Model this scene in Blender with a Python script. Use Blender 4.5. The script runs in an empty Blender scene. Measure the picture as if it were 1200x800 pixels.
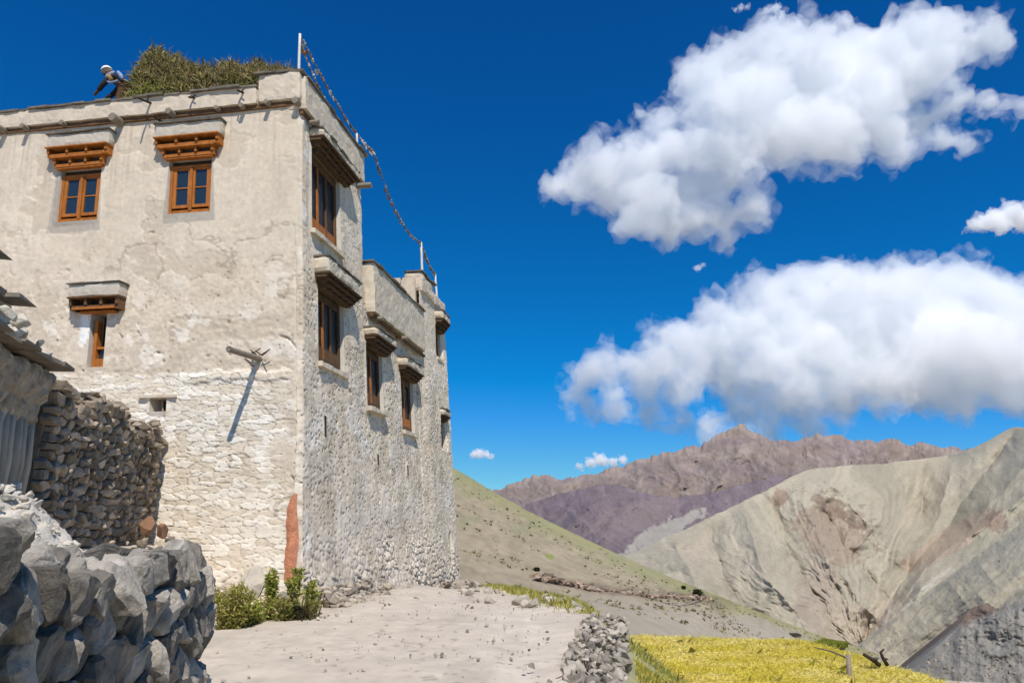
import bpy, bmesh, math, random
import numpy as np
from mathutils import Vector, Matrix, noise
sc = bpy.context.scene
COL = sc.collection
R = math.radians
random.seed(7)
RNG = np.random.default_rng(7)

# ------------------------------------------------------------------ camera, sky, sun, exposure
PITCH = 14.04
cam_d = bpy.data.cameras.new('camera'); cam_d.lens = 24; cam_d.sensor_width = 36
cam_d.clip_start = .05; cam_d.clip_end = 80000
cam = bpy.data.objects.new('camera', cam_d); COL.objects.link(cam)
cam.location = (0, 0, 1.65); cam.rotation_euler = (R(90+PITCH), 0, 0); sc.camera = cam

AL = R(9.2)
N1 = Vector((-math.sin(AL), -math.cos(AL), 0)); E1 = Vector((-math.cos(AL), math.sin(AL), 0))   # front wall: outward, leftward
E2 = -N1; N2 = -E1                                                                              # side wall: away, outward
SUN = (N1 + N2*.41 + Vector((0, 0, 1.6))).normalized()
w = bpy.data.worlds.new('World'); sc.world = w; w.use_nodes = True
nt = w.node_tree; bg = nt.nodes['Background']
sky = nt.nodes.new('ShaderNodeTexSky'); sky.sky_type = 'NISHITA'; sky.sun_disc = False
sky.sun_elevation = math.asin(SUN.z); sky.sun_rotation = math.atan2(SUN.x, SUN.y)
sky.altitude = 3600; sky.air_density = 1.0; sky.dust_density = .2; sky.ozone_density = 3
gm = nt.nodes.new('ShaderNodeGamma'); gm.inputs[1].default_value = .8
mx = nt.nodes.new('ShaderNodeMix'); mx.data_type = 'RGBA'; mx.blend_type = 'MULTIPLY'
mx.inputs[0].default_value = 1; mx.inputs[7].default_value = (.22, .8, 1.25, 1)
nt.links.new(sky.outputs[0], gm.inputs[0]); nt.links.new(gm.outputs[0], mx.inputs[6])
# polarised, high altitude sky: channel response steepened
sp_ = nt.nodes.new('ShaderNodeSeparateColor'); cb = nt.nodes.new('ShaderNodeCombineColor'); nt.links.new(mx.outputs[2], sp_.inputs[0])
for ch, (gain, off, floor) in enumerate(((3.0, -1.0, .12), (1.25, -.33, .3), (1.22, -.10, .3))):
    m1 = nt.nodes.new('ShaderNodeMath'); m1.operation = 'MULTIPLY_ADD'; m1.inputs[1].default_value = gain; m1.inputs[2].default_value = off
    m2 = nt.nodes.new('ShaderNodeMath'); m2.operation = 'MULTIPLY'; m2.inputs[1].default_value = floor
    m3 = nt.nodes.new('ShaderNodeMath'); m3.operation = 'MAXIMUM'
    nt.links.new(sp_.outputs[ch], m1.inputs[0]); nt.links.new(sp_.outputs[ch], m2.inputs[0]); nt.links.new(m1.outputs[0], m3.inputs[0]); nt.links.new(m2.outputs[0], m3.inputs[1]); nt.links.new(m3.outputs[0], cb.inputs[ch])
m4 = nt.nodes.new('ShaderNodeMath'); m4.operation = 'MINIMUM'; m4.inputs[1].default_value = 6.9; nt.links.new(m3.outputs[0], m4.inputs[0]); nt.links.new(m4.outputs[0], cb.inputs[2])
nt.links.new(cb.outputs[0], bg.inputs[0])
bg.inputs[1].default_value = .12
sun_d = bpy.data.lights.new('sun', 'SUN'); sun_d.energy = 4.8; sun_d.angle = R(.5); sun_d.color = (1, .945, .86)
sun = bpy.data.objects.new('sun', sun_d); COL.objects.link(sun)
sun.rotation_euler = SUN.to_track_quat('Z', 'Y').to_euler()
vs = sc.view_settings
vs.view_transform = 'Standard'; vs.look = 'None'; vs.exposure = 0; vs.gamma = 1; vs.use_curve_mapping = False
cy = sc.cycles
cy.volume_bounces = 40; cy.max_bounces = 40; cy.diffuse_bounces = 4; cy.transparent_max_bounces = 8
cy.use_denoising = True; cy.caustics_reflective = False; cy.caustics_refractive = False

# ------------------------------------------------------------------ numpy noise
def h2(ix, iy, s=0):
    n = (ix.astype(np.int64)*374761393 + iy.astype(np.int64)*668265263 + s*362437) & 0xffffffff
    n = ((n ^ (n >> 13))*1274126177) & 0xffffffff
    n = ((n ^ (n >> 16))*2246822519) & 0xffffffff
    return ((n ^ (n >> 15)) & 0xffffff)/float(0xffffff)
def vn(x, y, s=0):
    ix = np.floor(x); iy = np.floor(y); fx = x-ix; fy = y-iy
    fx = fx*fx*fx*(fx*(fx*6-15)+10); fy = fy*fy*fy*(fy*(fy*6-15)+10)
    a = h2(ix, iy, s); b = h2(ix+1, iy, s); c = h2(ix, iy+1, s); d = h2(ix+1, iy+1, s)
    return (a+(b-a)*fx+(c-a)*fy+(a-b-c+d)*fx*fy)*2-1
def fbm(x, y, s=0, o=4, g=.5):
    t = 0; a = 1; n = 0
    for k in range(o):
        t = t + a*vn(x*2**k+k*17.3, y*2**k-k*9.1, s+k); n += a; a *= g
    return t/n
def ridged(x, y, s=0, o=5, g=.5):
    t = 0; a = 1; n = 0
    for k in range(o):
        t = t + a*(1-np.abs(vn(x*2**k+k*13.7, y*2**k+k*7.7, s+k))*1.8); n += a; a *= g
    return t/n
def worley(x, y, s=0, jit=.9):
    ix = np.floor(x); iy = np.floor(y)
    f1 = np.full(x.shape, 9.); f2 = np.full(x.shape, 9.); idr = np.zeros(x.shape)
    for dx in (-1, 0, 1):
        for dy in (-1, 0, 1):
            cx = ix+dx; cy_ = iy+dy
            px = cx+.5+(h2(cx, cy_, s)-.5)*jit; py = cy_+.5+(h2(cx, cy_, s+5)-.5)*jit
            d = np.hypot(px-x, py-y); r = h2(cx, cy_, s+9)
            m = d < f1
            f2 = np.where(m, f1, np.minimum(f2, d)); idr = np.where(m, r, idr); f1 = np.where(m, d, f1)
    return f1, f2, idr
def ss(a, b, x):
    t = np.clip((x-a)/(b-a), 0, 1); return t*t*(3-2*t)

# ------------------------------------------------------------------ mesh helpers
def link(name, me, mat=None, parent=None, smooth=False):
    o = bpy.data.objects.new(name, me); COL.objects.link(o)
    if mat: me.materials.append(mat)
    if smooth:
        me.polygons.foreach_set('use_smooth', [True]*len(me.polygons))
    if parent:
        o.parent = parent; o.matrix_parent_inverse = parent_matrix(parent).inverted()
    return o
def parent_matrix(p):
    m = Matrix.Translation(p.location)
    return m if p.parent is None else Matrix.Identity(4) if p.type == 'MESH' else m
def npmesh(name, v, f, mat, parent=None, col=None, smooth=True):
    """v (n,3), f (m,k) numpy; col (n,3) linear colour attribute"""
    me = bpy.data.meshes.new(name)
    v = np.ascontiguousarray(v, dtype=np.float32); f = np.ascontiguousarray(f, dtype=np.int32); k = f.shape[1]
    me.vertices.add(len(v)); me.vertices.foreach_set('co', v.ravel())
    me.loops.add(f.size); me.loops.foreach_set('vertex_index', f.ravel())
    me.polygons.add(len(f)); me.polygons.foreach_set('loop_start', np.arange(0, f.size, k, dtype=np.int32))
    me.update(calc_edges=True)
    if col is not None:
        a = me.color_attributes.new('Col', 'FLOAT_COLOR', 'POINT')
        c = np.ones((len(v), 4), dtype=np.float32); c[:, :3] = col; a.data.foreach_set('color', c.ravel())
    return link(name, me, mat, parent, smooth)
def gridfaces(nr, nc, keep=None):
    i = np.arange(nr*nc).reshape(nr, nc)
    f = np.stack([i[:-1, :-1], i[:-1, 1:], i[1:, 1:], i[1:, :-1]], -1).reshape(-1, 4)
    return f if keep is None else f[keep.ravel()]
class MB:
    def __init__(self): self.v = []; self.f = []
    def add(self, v, f):
        b = len(self.v); self.v += [tuple(p) for p in v]; self.f += [tuple(i+b for i in q) for q in f]; return self
    def box(self, F, a0, a1, h0, h1, o0, o1, jit=0):
        p = [F(a, h, o) for o in (o0, o1) for h in (h0, h1) for a in (a0, a1)]
        if jit: p = [q+Vector([random.uniform(-jit, jit) for _ in 'xyz']) for q in p]
        return self.add(p, [(0, 1, 3, 2), (4, 6, 7, 5), (0, 4, 5, 1), (2, 3, 7, 6), (0, 2, 6, 4), (1, 5, 7, 3)])
    def rough(self, F, a0, a1, h0, h1, o0, o1, res=.08, amp=.012, fr=3.):
        bm = bmesh.new(); bmesh.ops.create_cube(bm, size=1)
        L = (a1-a0, h1-h0, o1-o0)
        for ax in range(3):
            n = max(1, int(abs(L[ax])/res))
            for k in range(1, n):
                pc = Vector((0, 0, 0)); pc[ax] = -.5+k/n; no = Vector((0, 0, 0)); no[ax] = 1
                bmesh.ops.bisect_plane(bm, geom=bm.verts[:]+bm.edges[:]+bm.faces[:], plane_co=pc, plane_no=no)
        vs_ = []
        for i, v in enumerate(bm.verts):
            v.index = i; c = v.co
            edge = sum(abs(abs(t)-.5) < 1e-4 for t in c)
            q = F(a0+(c.x+.5)*L[0], h0+(c.y+.5)*L[1], o0+(c.z+.5)*L[2])
            n = noise.noise_vector(q*fr)*amp + noise.noise_vector(q*fr*4)*amp*.5
            if edge >= 2:   # worn arrises
                cen = F(a0+L[0]/2, h0+L[1]/2, o0+L[2]/2); n += (cen-q).normalized()*amp*(1.2 if edge == 2 else 2)
            vs_.append(q+n)
        fs = [tuple(v.index for v in f.verts) for f in bm.faces]; bm.free()
        return self.add(vs_, fs)
    def tube(self, pts, r, n=8, cap=True):
        pts = [Vector(p) for p in pts]; rs = r if isinstance(r, (list, tuple)) else [r]*len(pts)
        vs_ = []; up = None
        for i, p in enumerate(pts):
            t = (pts[min(i+1, len(pts)-1)]-pts[max(i-1, 0)]).normalized()
            if up is None: up = t.orthogonal().normalized()
            x = (up-t*up.dot(t)).normalized(); up = x; y = t.cross(x)
            vs_ += [p+(x*math.cos(2*math.pi*k/n)+y*math.sin(2*math.pi*k/n))*rs[i] for k in range(n)]
        fs = [(i*n+k, i*n+(k+1) % n, (i+1)*n+(k+1) % n, (i+1)*n+k) for i in range(len(pts)-1) for k in range(n)]
        if cap: fs += [tuple(range(n))[::-1], tuple(range((len(pts)-1)*n, len(pts)*n))]
        return self.add(vs_, fs)
    def rock(self, c, sx, sy, sz, rot=None, npt=16, rnd=.25, boxy=.6, sub=True, fine=0):
        """angular stone: hull of jittered points on a rounded box"""
        bm = bmesh.new()
        for _ in range(npt):
            d = Vector((random.gauss(0, 1), random.gauss(0, 1), random.gauss(0, 1))).normalized()
            m = max(abs(d.x), abs(d.y), abs(d.z)); d = d*(1-boxy)+d/m*boxy*.85
            d *= 1-random.random()*rnd
            bm.verts.new((d.x*sx, d.y*sy, d.z*sz))
        bmesh.ops.convex_hull(bm, input=bm.verts)
        loose = [v for v in bm.verts if not v.link_faces]
        bmesh.ops.delete(bm, geom=loose, context='VERTS')
        if sub:
            bmesh.ops.bevel(bm, geom=bm.edges[:], offset=min(sx, sy, sz)*(.07 if fine else .13), segments=1, affect='EDGES', clamp_overlap=True)
        if fine:
            bmesh.ops.triangulate(bm, faces=bm.faces[:])
            bmesh.ops.subdivide_edges(bm, edges=bm.edges[:], cuts=fine, use_grid_fill=True)
        M_ = (rot or Matrix.Identity(3))
        c = Vector(c)
        for i, v in enumerate(bm.verts):
            v.index = i
        vs_ = [M_ @ v.co + c for v in bm.verts]
        if sub:
            s = min(sx, sy, sz); vs_ = [p+noise.noise_vector(p*(2.2/s))*s*.05 for p in vs_]
        if fine:
            vs_ = [p+noise.noise_vector(p*14)*.012+noise.noise_vector(p*38)*.0055+noise.noise_vector(Vector((p.x*20, p.y*20, p.z*70)))*.003 for p in vs_]
        fs = [tuple(v.index for v in f.verts) for f in bm.faces]; bm.free()
        return self.add(vs_, fs)
    def build(self, name, mat, parent=None, smooth=False):
        me = bpy.data.meshes.new(name); me.from_pydata(self.v, [], self.f); me.update()
        bm = bmesh.new(); bm.from_mesh(me); bmesh.ops.recalc_face_normals(bm, faces=bm.faces[:]); bm.to_mesh(me); bm.free()
        return link(name, me, mat, parent, smooth)
def rz(e=1.):
    return Matrix.Rotation(random.uniform(-e, e), 3, 'Z') @ Matrix.Rotation(random.uniform(-e, e), 3, 'X') @ Matrix.Rotation(random.uniform(-e, e), 3, 'Y')
def tag(o, label, cat=None, group=None, kind=None):
    o['label'] = label
    if cat: o['category'] = cat
    if group: o['group'] = group
    if kind: o['kind'] = kind
    return o
def empty(name, loc):
    o = bpy.data.objects.new(name, None); COL.objects.link(o); o.location = loc; o.empty_display_size = .2; return o
def ray(px, py):
    u = (px-600)/800.; v = (400-py)/800.; c, s = math.cos(R(PITCH)), math.sin(R(PITCH))
    return np.array([u/(c-v*s), 1., (s+v*c)/(c-v*s)])
def at(px, py, Y): return Vector(ray(px, py)*Y)+Vector((0, 0, 1.65))

# ------------------------------------------------------------------ materials
def mat(name, col, var=.2, scale=4., rough=.9, bump=.4, bscale=25., dist=.02, attr=False, det=6., warp=None, spec=.2, isl=0.):
    m = bpy.data.materials.new(name); m.use_nodes = True; n = m.node_tree; b = n.nodes['Principled BSDF']
    b.inputs['Roughness'].default_value = rough; b.inputs['Specular IOR Level'].default_value = spec
    tc = n.nodes.new('ShaderNodeTexCoord'); src = tc.outputs['Object']
    if warp:
        mp = n.nodes.new('ShaderNodeMapping'); mp.inputs['Scale'].default_value = warp; n.links.new(src, mp.inputs[0]); src = mp.outputs[0]
    t = n.nodes.new('ShaderNodeTexNoise'); t.inputs['Scale'].default_value = scale; t.inputs['Detail'].default_value = det; t.inputs['Roughness'].default_value = .65
    n.links.new(src, t.inputs['Vector'])
    mr = n.nodes.new('ShaderNodeMapRange'); mr.inputs[1].default_value = .25; mr.inputs[2].default_value = .75
    mr.inputs[3].default_value = 1-var; mr.inputs[4].default_value = 1+var; n.links.new(t.outputs['Fac'], mr.inputs[0])
    mm = n.nodes.new('ShaderNodeVectorMath'); mm.operation = 'SCALE'
    if attr:
        at_ = n.nodes.new('ShaderNodeAttribute'); at_.attribute_name = 'Col'; n.links.new(at_.outputs['Color'], mm.inputs[0])
    else:
        mm.inputs[0].default_value = col
    if isl:
        ge = n.nodes.new('ShaderNodeNewGeometry'); ir = n.nodes.new('ShaderNodeMapRange'); ir.inputs[3].default_value = 1-isl; ir.inputs[4].default_value = 1+isl
        n.links.new(ge.outputs['Random Per Island'], ir.inputs[0]); mu = n.nodes.new('ShaderNodeMath'); mu.operation = 'MULTIPLY'
        n.links.new(mr.outputs[0], mu.inputs[0]); n.links.new(ir.outputs[0], mu.inputs[1]); n.links.new(mu.outputs[0], mm.inputs['Scale'])
    else: n.links.new(mr.outputs[0], mm.inputs['Scale'])
    n.links.new(mm.outputs[0], b.inputs['Base Color'])
    if bump:
        t2 = n.nodes.new('ShaderNodeTexNoise'); t2.inputs['Scale'].default_value = bscale; t2.inputs['Detail'].default_value = 8; t2.inputs['Roughness'].default_value = .7
        n.links.new(src, t2.inputs['Vector'])
        bp = n.nodes.new('ShaderNodeBump'); bp.inputs['Strength'].default_value = bump; bp.inputs['Distance'].default_value = dist
        n.links.new(t2.outputs['Fac'], bp.inputs['Height']); n.links.new(bp.outputs[0], b.inputs['Normal'])
    return m
M = {}
M['wall'] = mat('limewashed_mud_wall', (1, 1, 1), .1, 9, .95, .55, 45, .012, attr=True)
M['mud'] = mat('mud_plaster', (.58, .50, .39), .18, 5, .95, .6, 30, .015)
M['mudpale'] = mat('pale_mud_plaster', (.60, .51, .40), .18, 5, .95, .6, 30, .015)
M['mudgrey'] = mat('grey_mud_plaster', (.50, .445, .365), .15, 6, .95, .4, 30, .01)
M['niche'] = mat('reveal_plaster', (.6, .55, .48), .12, 5, .95, .5, 30, .012)
M['slate'] = mat('slate', (.17, .148, .118), .35, 6, .8, .6, 20, .02)
M['orange'] = mat('ochre_varnished_wood', (.37, .125, .02), .4, 9, .6, .5, 70, .006, warp=(1, 1, .3), spec=.3)
M['brownwood'] = mat('weathered_brown_wood', (.14, .075, .035), .35, 8, .75, .4, 40, .006, warp=(1, 1, .3))
M['darkwood_shade'] = mat('dark_wood_and_shade', (.05, .035, .024), .4, 8, .8, .4, 40, .006)  # real dark wood; also paints the shade in gaps, slits and niches
M['hoodwood'] = mat('dark_carved_wood', (.10, .062, .036), .45, 8, .85, .5, 40, .008)  # darker wood for the side hoods and two frames
M['greywood'] = mat('grey_weathered_wood', (.25, .21, .165), .3, 10, .85, .5, 40, .006)
M['whitewood'] = mat('peeled_pole_wood', (.62, .60, .56), .15, 8, .7, .3, 40, .004)
M['ochre'] = mat('red_ochre_paint', (.58, .245, .14), .35, 12, .95, 1., 30, .03)
M['stone'] = mat('dark_field_stone', (.285, .255, .215), .6, 9, .85, 1., 38, .022, isl=.62)
M['stonedark'] = mat('brown_wall_stone', (.30, .24, .175), .4, 5, .9, .8, 40, .012, isl=.55)
M['earth'] = mat('dry_earth', (.22, .175, .125), .3, 6, .95, .6, 25, .02)
M['stonepale'] = mat('pale_rubble_stone', (.34, .30, .245), .35, 6, .9, .8, 40, .012, isl=.45)
M['stonered'] = mat('rusty_stone', (.26, .145, .085), .3, 5, .9, .6, 25, .015)
M['chalk'] = mat('crumbling_limewash', (.60, .55, .47), .2, 5, .95, .9, 22, .03)
M['tier'] = mat('streaked_grey_plaster', (.44, .36, .265), .5, 7, .95, .6, 20, .02, warp=(1, 1, .18))
M['rope'] = mat('faded_cloth', (.20, .17, .12), .4, 14, .95, .5, 30, .01)
M['leaf'] = mat('green_leaf', (1, 1, 1), .15, 9, .7, 0, attr=True)
M['straw'] = mat('dry_stalks', (1, 1, 1), .15, 9, .8, 0, attr=True)
for k_ in ('leaf', 'straw'):
    n = M[k_].node_tree; b = n.nodes['Principled BSDF']; o_ = n.nodes['Material Output']; tr = n.nodes.new('ShaderNodeBsdfTranslucent'); ms = n.nodes.new('ShaderNodeMixShader'); ms.inputs[0].default_value = .5
    n.links.new(b.inputs['Base Color'].links[0].from_socket, tr.inputs['Color']); n.links.new(b.outputs[0], ms.inputs[1]); n.links.new(tr.outputs[0], ms.inputs[2]); n.links.new(ms.outputs[0], o_.inputs['Surface'])
M['ground'] = mat('dusty_ground', (1, 1, 1), .1, 2.5, .97, .5, 14, .02, attr=True)
M['hill'] = mat('hill_ground', (1, 1, 1), .16, .22, .97, 1., .9, .6, attr=True, det=10)
M['far'] = mat('mountain_rock', (1, 1, 1), .16, .011, .97, 1., .022, 24., attr=True, det=10)
m = bpy.data.materials.new('window_glass'); m.use_nodes = True; b = m.node_tree.nodes['Principled BSDF']
b.inputs['Base Color'].default_value = (.02, .03, .04, 1); b.inputs['Roughness'].default_value = .06; b.inputs['Specular IOR Level'].default_value = 1.0
M['glass'] = m
M['dusty'] = mat('dark_room_glass', (.018, .014, .011), .3, 8, .45, 0, spec=.25)  # near-black base paints the unlit rooms behind the side windows
def vapour(name, dens, patch=0, lo=.44, hi=.66):
    m = bpy.data.materials.new(name); m.use_nodes = True; n = m.node_tree; n.nodes.clear()
    out = n.nodes.new('ShaderNodeOutputMaterial'); v = n.nodes.new('ShaderNodeVolumePrincipled')
    v.inputs['Color'].default_value = (1, 1, 1, 1); v.inputs['Density'].default_value = dens; v.inputs['Anisotropy'].default_value = 0
    if patch:      # patchy vapour: density breaks up with a 3D noise
        g = n.nodes.new('ShaderNodeNewGeometry'); t = n.nodes.new('ShaderNodeTexNoise'); t.inputs['Scale'].default_value = 1/patch; t.inputs['Detail'].default_value = 7; t.inputs['Roughness'].default_value = .66; t.inputs['Distortion'].default_value = .4
        r = n.nodes.new('ShaderNodeMapRange'); r.inputs[1].default_value = lo; r.inputs[2].default_value = hi; r.inputs[3].default_value = 0; r.inputs[4].default_value = dens*2.2
        n.links.new(g.outputs['Position'], t.inputs['Vector']); n.links.new(t.outputs['Fac'], r.inputs[0]); n.links.new(r.outputs[0], v.inputs['Density'])
    n.links.new(v.outputs[0], out.inputs['Volume'])
    return m

# ------------------------------------------------------------------ ground: one sheet to the horizon
def XE(y): return np.interp(y, [0, 6, 7.4, 12.8, 16, 25, 32], [.3, .35, .5, 1.4, 1.1, -.4, -1])
def H(x, y):
    z0 = np.interp(y, [0, 8, 13.5, 19, 26, 40], [0, 0, -.1, -.45, -.95, -2.5])
    t = np.maximum(x-XE(y), 0)
    fr = ss(14.5, 12.5, y+0*x); tm_ = np.interp(y, [13, 16, 20, 26], [.2, .45, 1.2, 2.3])
    z = z0-fr*(.62*t+.25*ss(0, .5, t))-(1-fr)*(.34*np.minimum(t, tm_)+.85*np.maximum(t-tm_, 0))
    yE = np.interp(x, [-10, 4.9, 12.6, 14, 15, 15.6], [34.5, 34, 33, 30, 25.6, 15])
    beyond = np.maximum(y-yE, 0)
    val = -5-.5*beyond
    valley = np.maximum(-.19*np.hypot(x*.6, y)-1.5, -700)
    field = np.where(beyond > 0, np.maximum(val, valley), -4.8+.02*(y-28))
    z = np.where(z < field, field, z)
    z = np.where(y > 34, np.minimum(z, np.maximum(-.19*y+2.5, -700)), z)
    xb = -1.75-.31*(y-2.2)
    z = z+1.15*ss(0, 1.5, xb-.05-x)*ss(15.5, 13, y+0*x)
    # swell of dirt against the side wall
    z = z+.28*np.exp(-((x+2.6)**2/1.6+(y-17.5)**2/14))
    return z
def axis(lo, hi, step, far_lo, far_hi, g=1.13):
    c = list(np.arange(lo, hi, step))
    s = step; p = c[-1]
    while p < far_hi: s *= g; p += s; c.append(p)
    s = step; p = c[0]; l = []
    while p > far_lo: s *= g; p -= s; l.append(p)
    return np.array(l[::-1]+c)
gx = axis(-6.5, 3.2, .045, -14000, 14000); gy = axis(5.0, 24, .045, -600, 14000)
X, Y = np.meshgrid(gx, gy)
Z = H(X, Y)
near = ss(60, 30, np.hypot(X, Y))
f1, f2, idr = worley(X/.5, Y/.5, 3)
Z = Z+near*(.05*fbm(X/1.6, Y/1.6, 1)+.018*fbm(X/.35, Y/.35, 2)+.006*fbm(X/.09, Y/.09, 4))
track = np.exp(-((X-.15-.06*(Y-8)-.25*np.sin(Y*.35))/.55)**2)*ss(26, 12, Y)
Z = Z-.05*track*near
peb = ss(.13, .05, worley(X/.22, Y/.22, 8)[0])*(worley(X/.22, Y/.22, 8)[2] > .86)
Z = Z+peb*.02*near
c_dirt = np.array([.53, .462, .38]); c_pale = np.array([.61, .545, .465]); c_dk = np.array([.42, .355, .28])
k = (.5+.5*fbm(X/1.3, Y/1.3, 11))[..., None]; k2 = ss(.1, .6, fbm(X/.5+3, Y/2.0, 12))[..., None]
C = c_dirt*(1-k)+c_dk*k*.6+c_pale*k*.4
C = C*(1-.35*track[..., None])+c_pale*1.05*.35*track[..., None]
C = C*(1-.14*k2)
C = C*(1+.10*fbm(X/.28, Y/.5, 13, 5)+.05*fbm(X/.07, Y/.1, 14, 3))[..., None]
lit_ = ss(.42, .55, fbm(X/.09, Y/.12, 15, 3))*ss(-.1, .35, fbm(X/1.4, Y/1.4, 16, 3)); C = C*(1-.35*lit_[..., None]*near[..., None])
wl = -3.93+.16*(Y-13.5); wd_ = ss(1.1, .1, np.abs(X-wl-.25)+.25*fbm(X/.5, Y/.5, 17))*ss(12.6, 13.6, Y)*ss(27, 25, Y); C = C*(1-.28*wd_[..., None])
foot = ss(.17, .10, worley(X/.55, Y/.8, 18)[0])*(worley(X/.55, Y/.8, 18)[2] > .55)*ss(1.4, .4, np.abs(X-.1)); Z = Z-.018*foot*near
green = (ss(.0, .5, X-XE(Y)-.1+.3*fbm(X, Y, 5)))[..., None]*ss(40, 34, Y)[..., None]
C = C*(1-green*.7)+np.array([.22, .22, .07])*green*.7
nf, nc = Z.shape
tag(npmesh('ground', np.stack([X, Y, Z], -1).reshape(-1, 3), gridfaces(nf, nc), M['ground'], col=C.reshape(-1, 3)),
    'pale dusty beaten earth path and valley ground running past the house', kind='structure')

# ------------------------------------------------------------------ hills and mountains
def hill(name, label, top, bot, ctrl, res, amp, colour, material, back, nrows=160, pw=1., cut=None):
    """real relief: each pixel column of the outline is set at its own distance Y (from control distances) plus gully relief"""
    tx = np.array([p[0] for p in top]); ty = np.array([p[1] for p in top])
    bx = np.array([p[0] for p in bot]); by = np.array([p[1] for p in bot])
    u = np.linspace(tx[0], tx[-1], res)
    PT = np.interp(u, tx, ty); PB = np.interp(u, bx, by)
    # soften the polyline corners
    kern = np.exp(-np.linspace(-2, 2, 2*max(2, res//90)+1)**2); kern /= kern.sum(); r_ = len(kern)//2
    PT = np.convolve(np.pad(PT, r_, 'edge'), kern, 'valid')
    v = np.linspace(0, 1, nrows)**pw
    PX = np.repeat(u[None], nrows, 0); PY = PT[None]+(PB-PT)[None]*v[:, None]
    c = np.array(ctrl, float)
    cp = c[:, :2]; cv = np.log(c[:, 2])
    D = np.hypot(cp[:, None, 0]-cp[None, :, 0], cp[:, None, 1]-cp[None, :, 1])
    n_ = len(cp); A = np.zeros((n_+3, n_+3)); A[:n_, :n_] = D; A[:n_, n_] = 1; A[:n_, n_+1:] = cp/100; A[n_, :n_] = 1; A[n_+1:, :n_] = (cp/100).T
    A[:n_, :n_] += np.eye(n_)*4
    wgt = np.linalg.solve(A, np.r_[cv, 0, 0, 0])
    LY = wgt[n_]+wgt[n_+1]*PX/100+wgt[n_+2]*PY/100
    for i in range(n_): LY += wgt[i]*np.hypot(PX-cp[i, 0], PY-cp[i, 1])
    Yd = np.exp(np.clip(LY, cv.min()-.35, cv.max()+.35))
    dY, dz, C = colour(PX, PY, v[:, None]+0*PX, Yd)
    Yd = Yd*(1+dY)
    PYd = PY+dz
    uu = (PX-600)/800.; vv = (400-PYd)/800.; cc, s_ = math.cos(R(PITCH)), math.sin(R(PITCH))
    den = cc-vv*s_
    P = np.stack([uu/den*Yd, Yd, 1.65+(s_+vv*cc)/den*Yd], -1)
    # back slope
    ext = []
    for q in (1, 2, 3):
        e = P[0].copy(); e[:, 1] += back*q; e[:, 0] *= 1+.0*q; e[:, 2] -= back*q*.55; ext.append(e)
    P = np.concatenate([np.array(ext[::-1]), P], 0); C = np.concatenate([np.repeat(C[:1], 3, 0)]+[C], 0)
    o = npmesh(name, P.reshape(-1, 3), gridfaces(P.shape[0], P.shape[1]), material, col=C.reshape(-1, 3))
    tag(o, label, kind='structure')
    return P
HILLS = {}
def mixc(a, b, k): return np.array(a)*(1-k[..., None])+np.array(b)*k[..., None]
def blob(PX, PY, cx, cy_, rx, ry, ang=0, s=1, edge=.35):
    c_, s_ = math.cos(R(ang)), math.sin(R(ang)); dx = PX-cx; dy = PY-cy_
    x = (dx*c_+dy*s_)/rx; y = (-dx*s_+dy*c_)/ry
    d = np.hypot(x, y)+1.1*edge*fbm(PX/16+PY/30, PY/14, s, 6, .62)+.5*edge*fbm(PX/3.2, PY/3.2, s+3, 3)
    return ss(1.08, .86, d)

def col_far(PX, PY, v, Y):
    wx = PX+9*fbm(PX/30, PY/30, 21); wy = PY+6*fbm(PX/25, PY/25, 22)
    g = ridged(wx/42+wy/60, wy/75-wx/140, 23, 6, .55); g2 = ridged(wx/13-wy/30, wy/26, 24, 5, .55)
    env = ss(0, .12, v)
    dY = (-.028*g-.005*g2-.002*ridged(wx/5, wy/8, 31, 4))*(.25+.75*env)
    dz = (-5.5*ridged(PX/10, PX*0, 25, 5, .65)+2.5)*(1-ss(0, .1, v))
    k = .5+.5*fbm(PX/34, PY/16, 26, 5); k2 = ss(.15, .5, fbm(PX/60+PY/40, PY/14, 27, 5))
    C = mixc((.29, .215, .17), (.35, .295, .265), k); C = mixc(C, (.27, .21, .21), k2*.7)  # range colours lightened to stand in for distance haze
    chalk = ss(.18, .42, fbm(PX/30, PY/9+PX/60, 28, 6))*ss(.45, .75, v+.12*fbm(PX/40, PY/40, 29))
    C = mixc(C, (.38, .345, .31), chalk*.65)
    strata = ss(.3, .7, np.abs(fbm((PX*.55-PY)/7, (PX+PY)/80, 30, 3)*1.5))
    C = C*(1-.12*strata[..., None]); C = C*(1+.2*fbm(wx/7, wy/10, 32, 5)-.22*ss(.25, .6, 1-g2)*env)[..., None]
    return dY, dz, C
hill('far_mountain', 'jagged brown rocky mountain range on the skyline under the clouds',
     [(480, 600), (540, 582), (585, 571), (600, 564), (612, 562), (625, 556), (640, 556), (655, 560), (668, 559), (690, 555), (705, 549), (722, 547), (735, 541), (745, 539), (758, 535), (775, 530), (792, 527), (808, 521), (822, 520), (836, 511), (848, 505), (860, 499), (871, 496), (882, 503), (893, 510), (905, 515), (915, 514), (928, 517), (942, 512), (957, 507), (968, 509), (977, 505), (988, 511), (1000, 515), (1012, 514), (1025, 517), (1040, 513), (1055, 515), (1066, 521), (1078, 517), (1090, 519), (1102, 524), (1114, 522), (1128, 525), (1142, 523), (1170, 530), (1210, 536), (1300, 560)],
     [(480, 660), (1300, 660)],
     [(480, 600, 6900), (585, 570, 6800), (740, 540, 6900), (870, 497, 7200), (1000, 515, 7000), (1140, 523, 6600), (1300, 560, 6200), (600, 640, 5200), (870, 640, 4900), (1100, 640, 5000), (1300, 660, 5200), (770, 590, 5500), (900, 560, 5700)],
     720, 1, col_far, M['far'], 500, 190)

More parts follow.
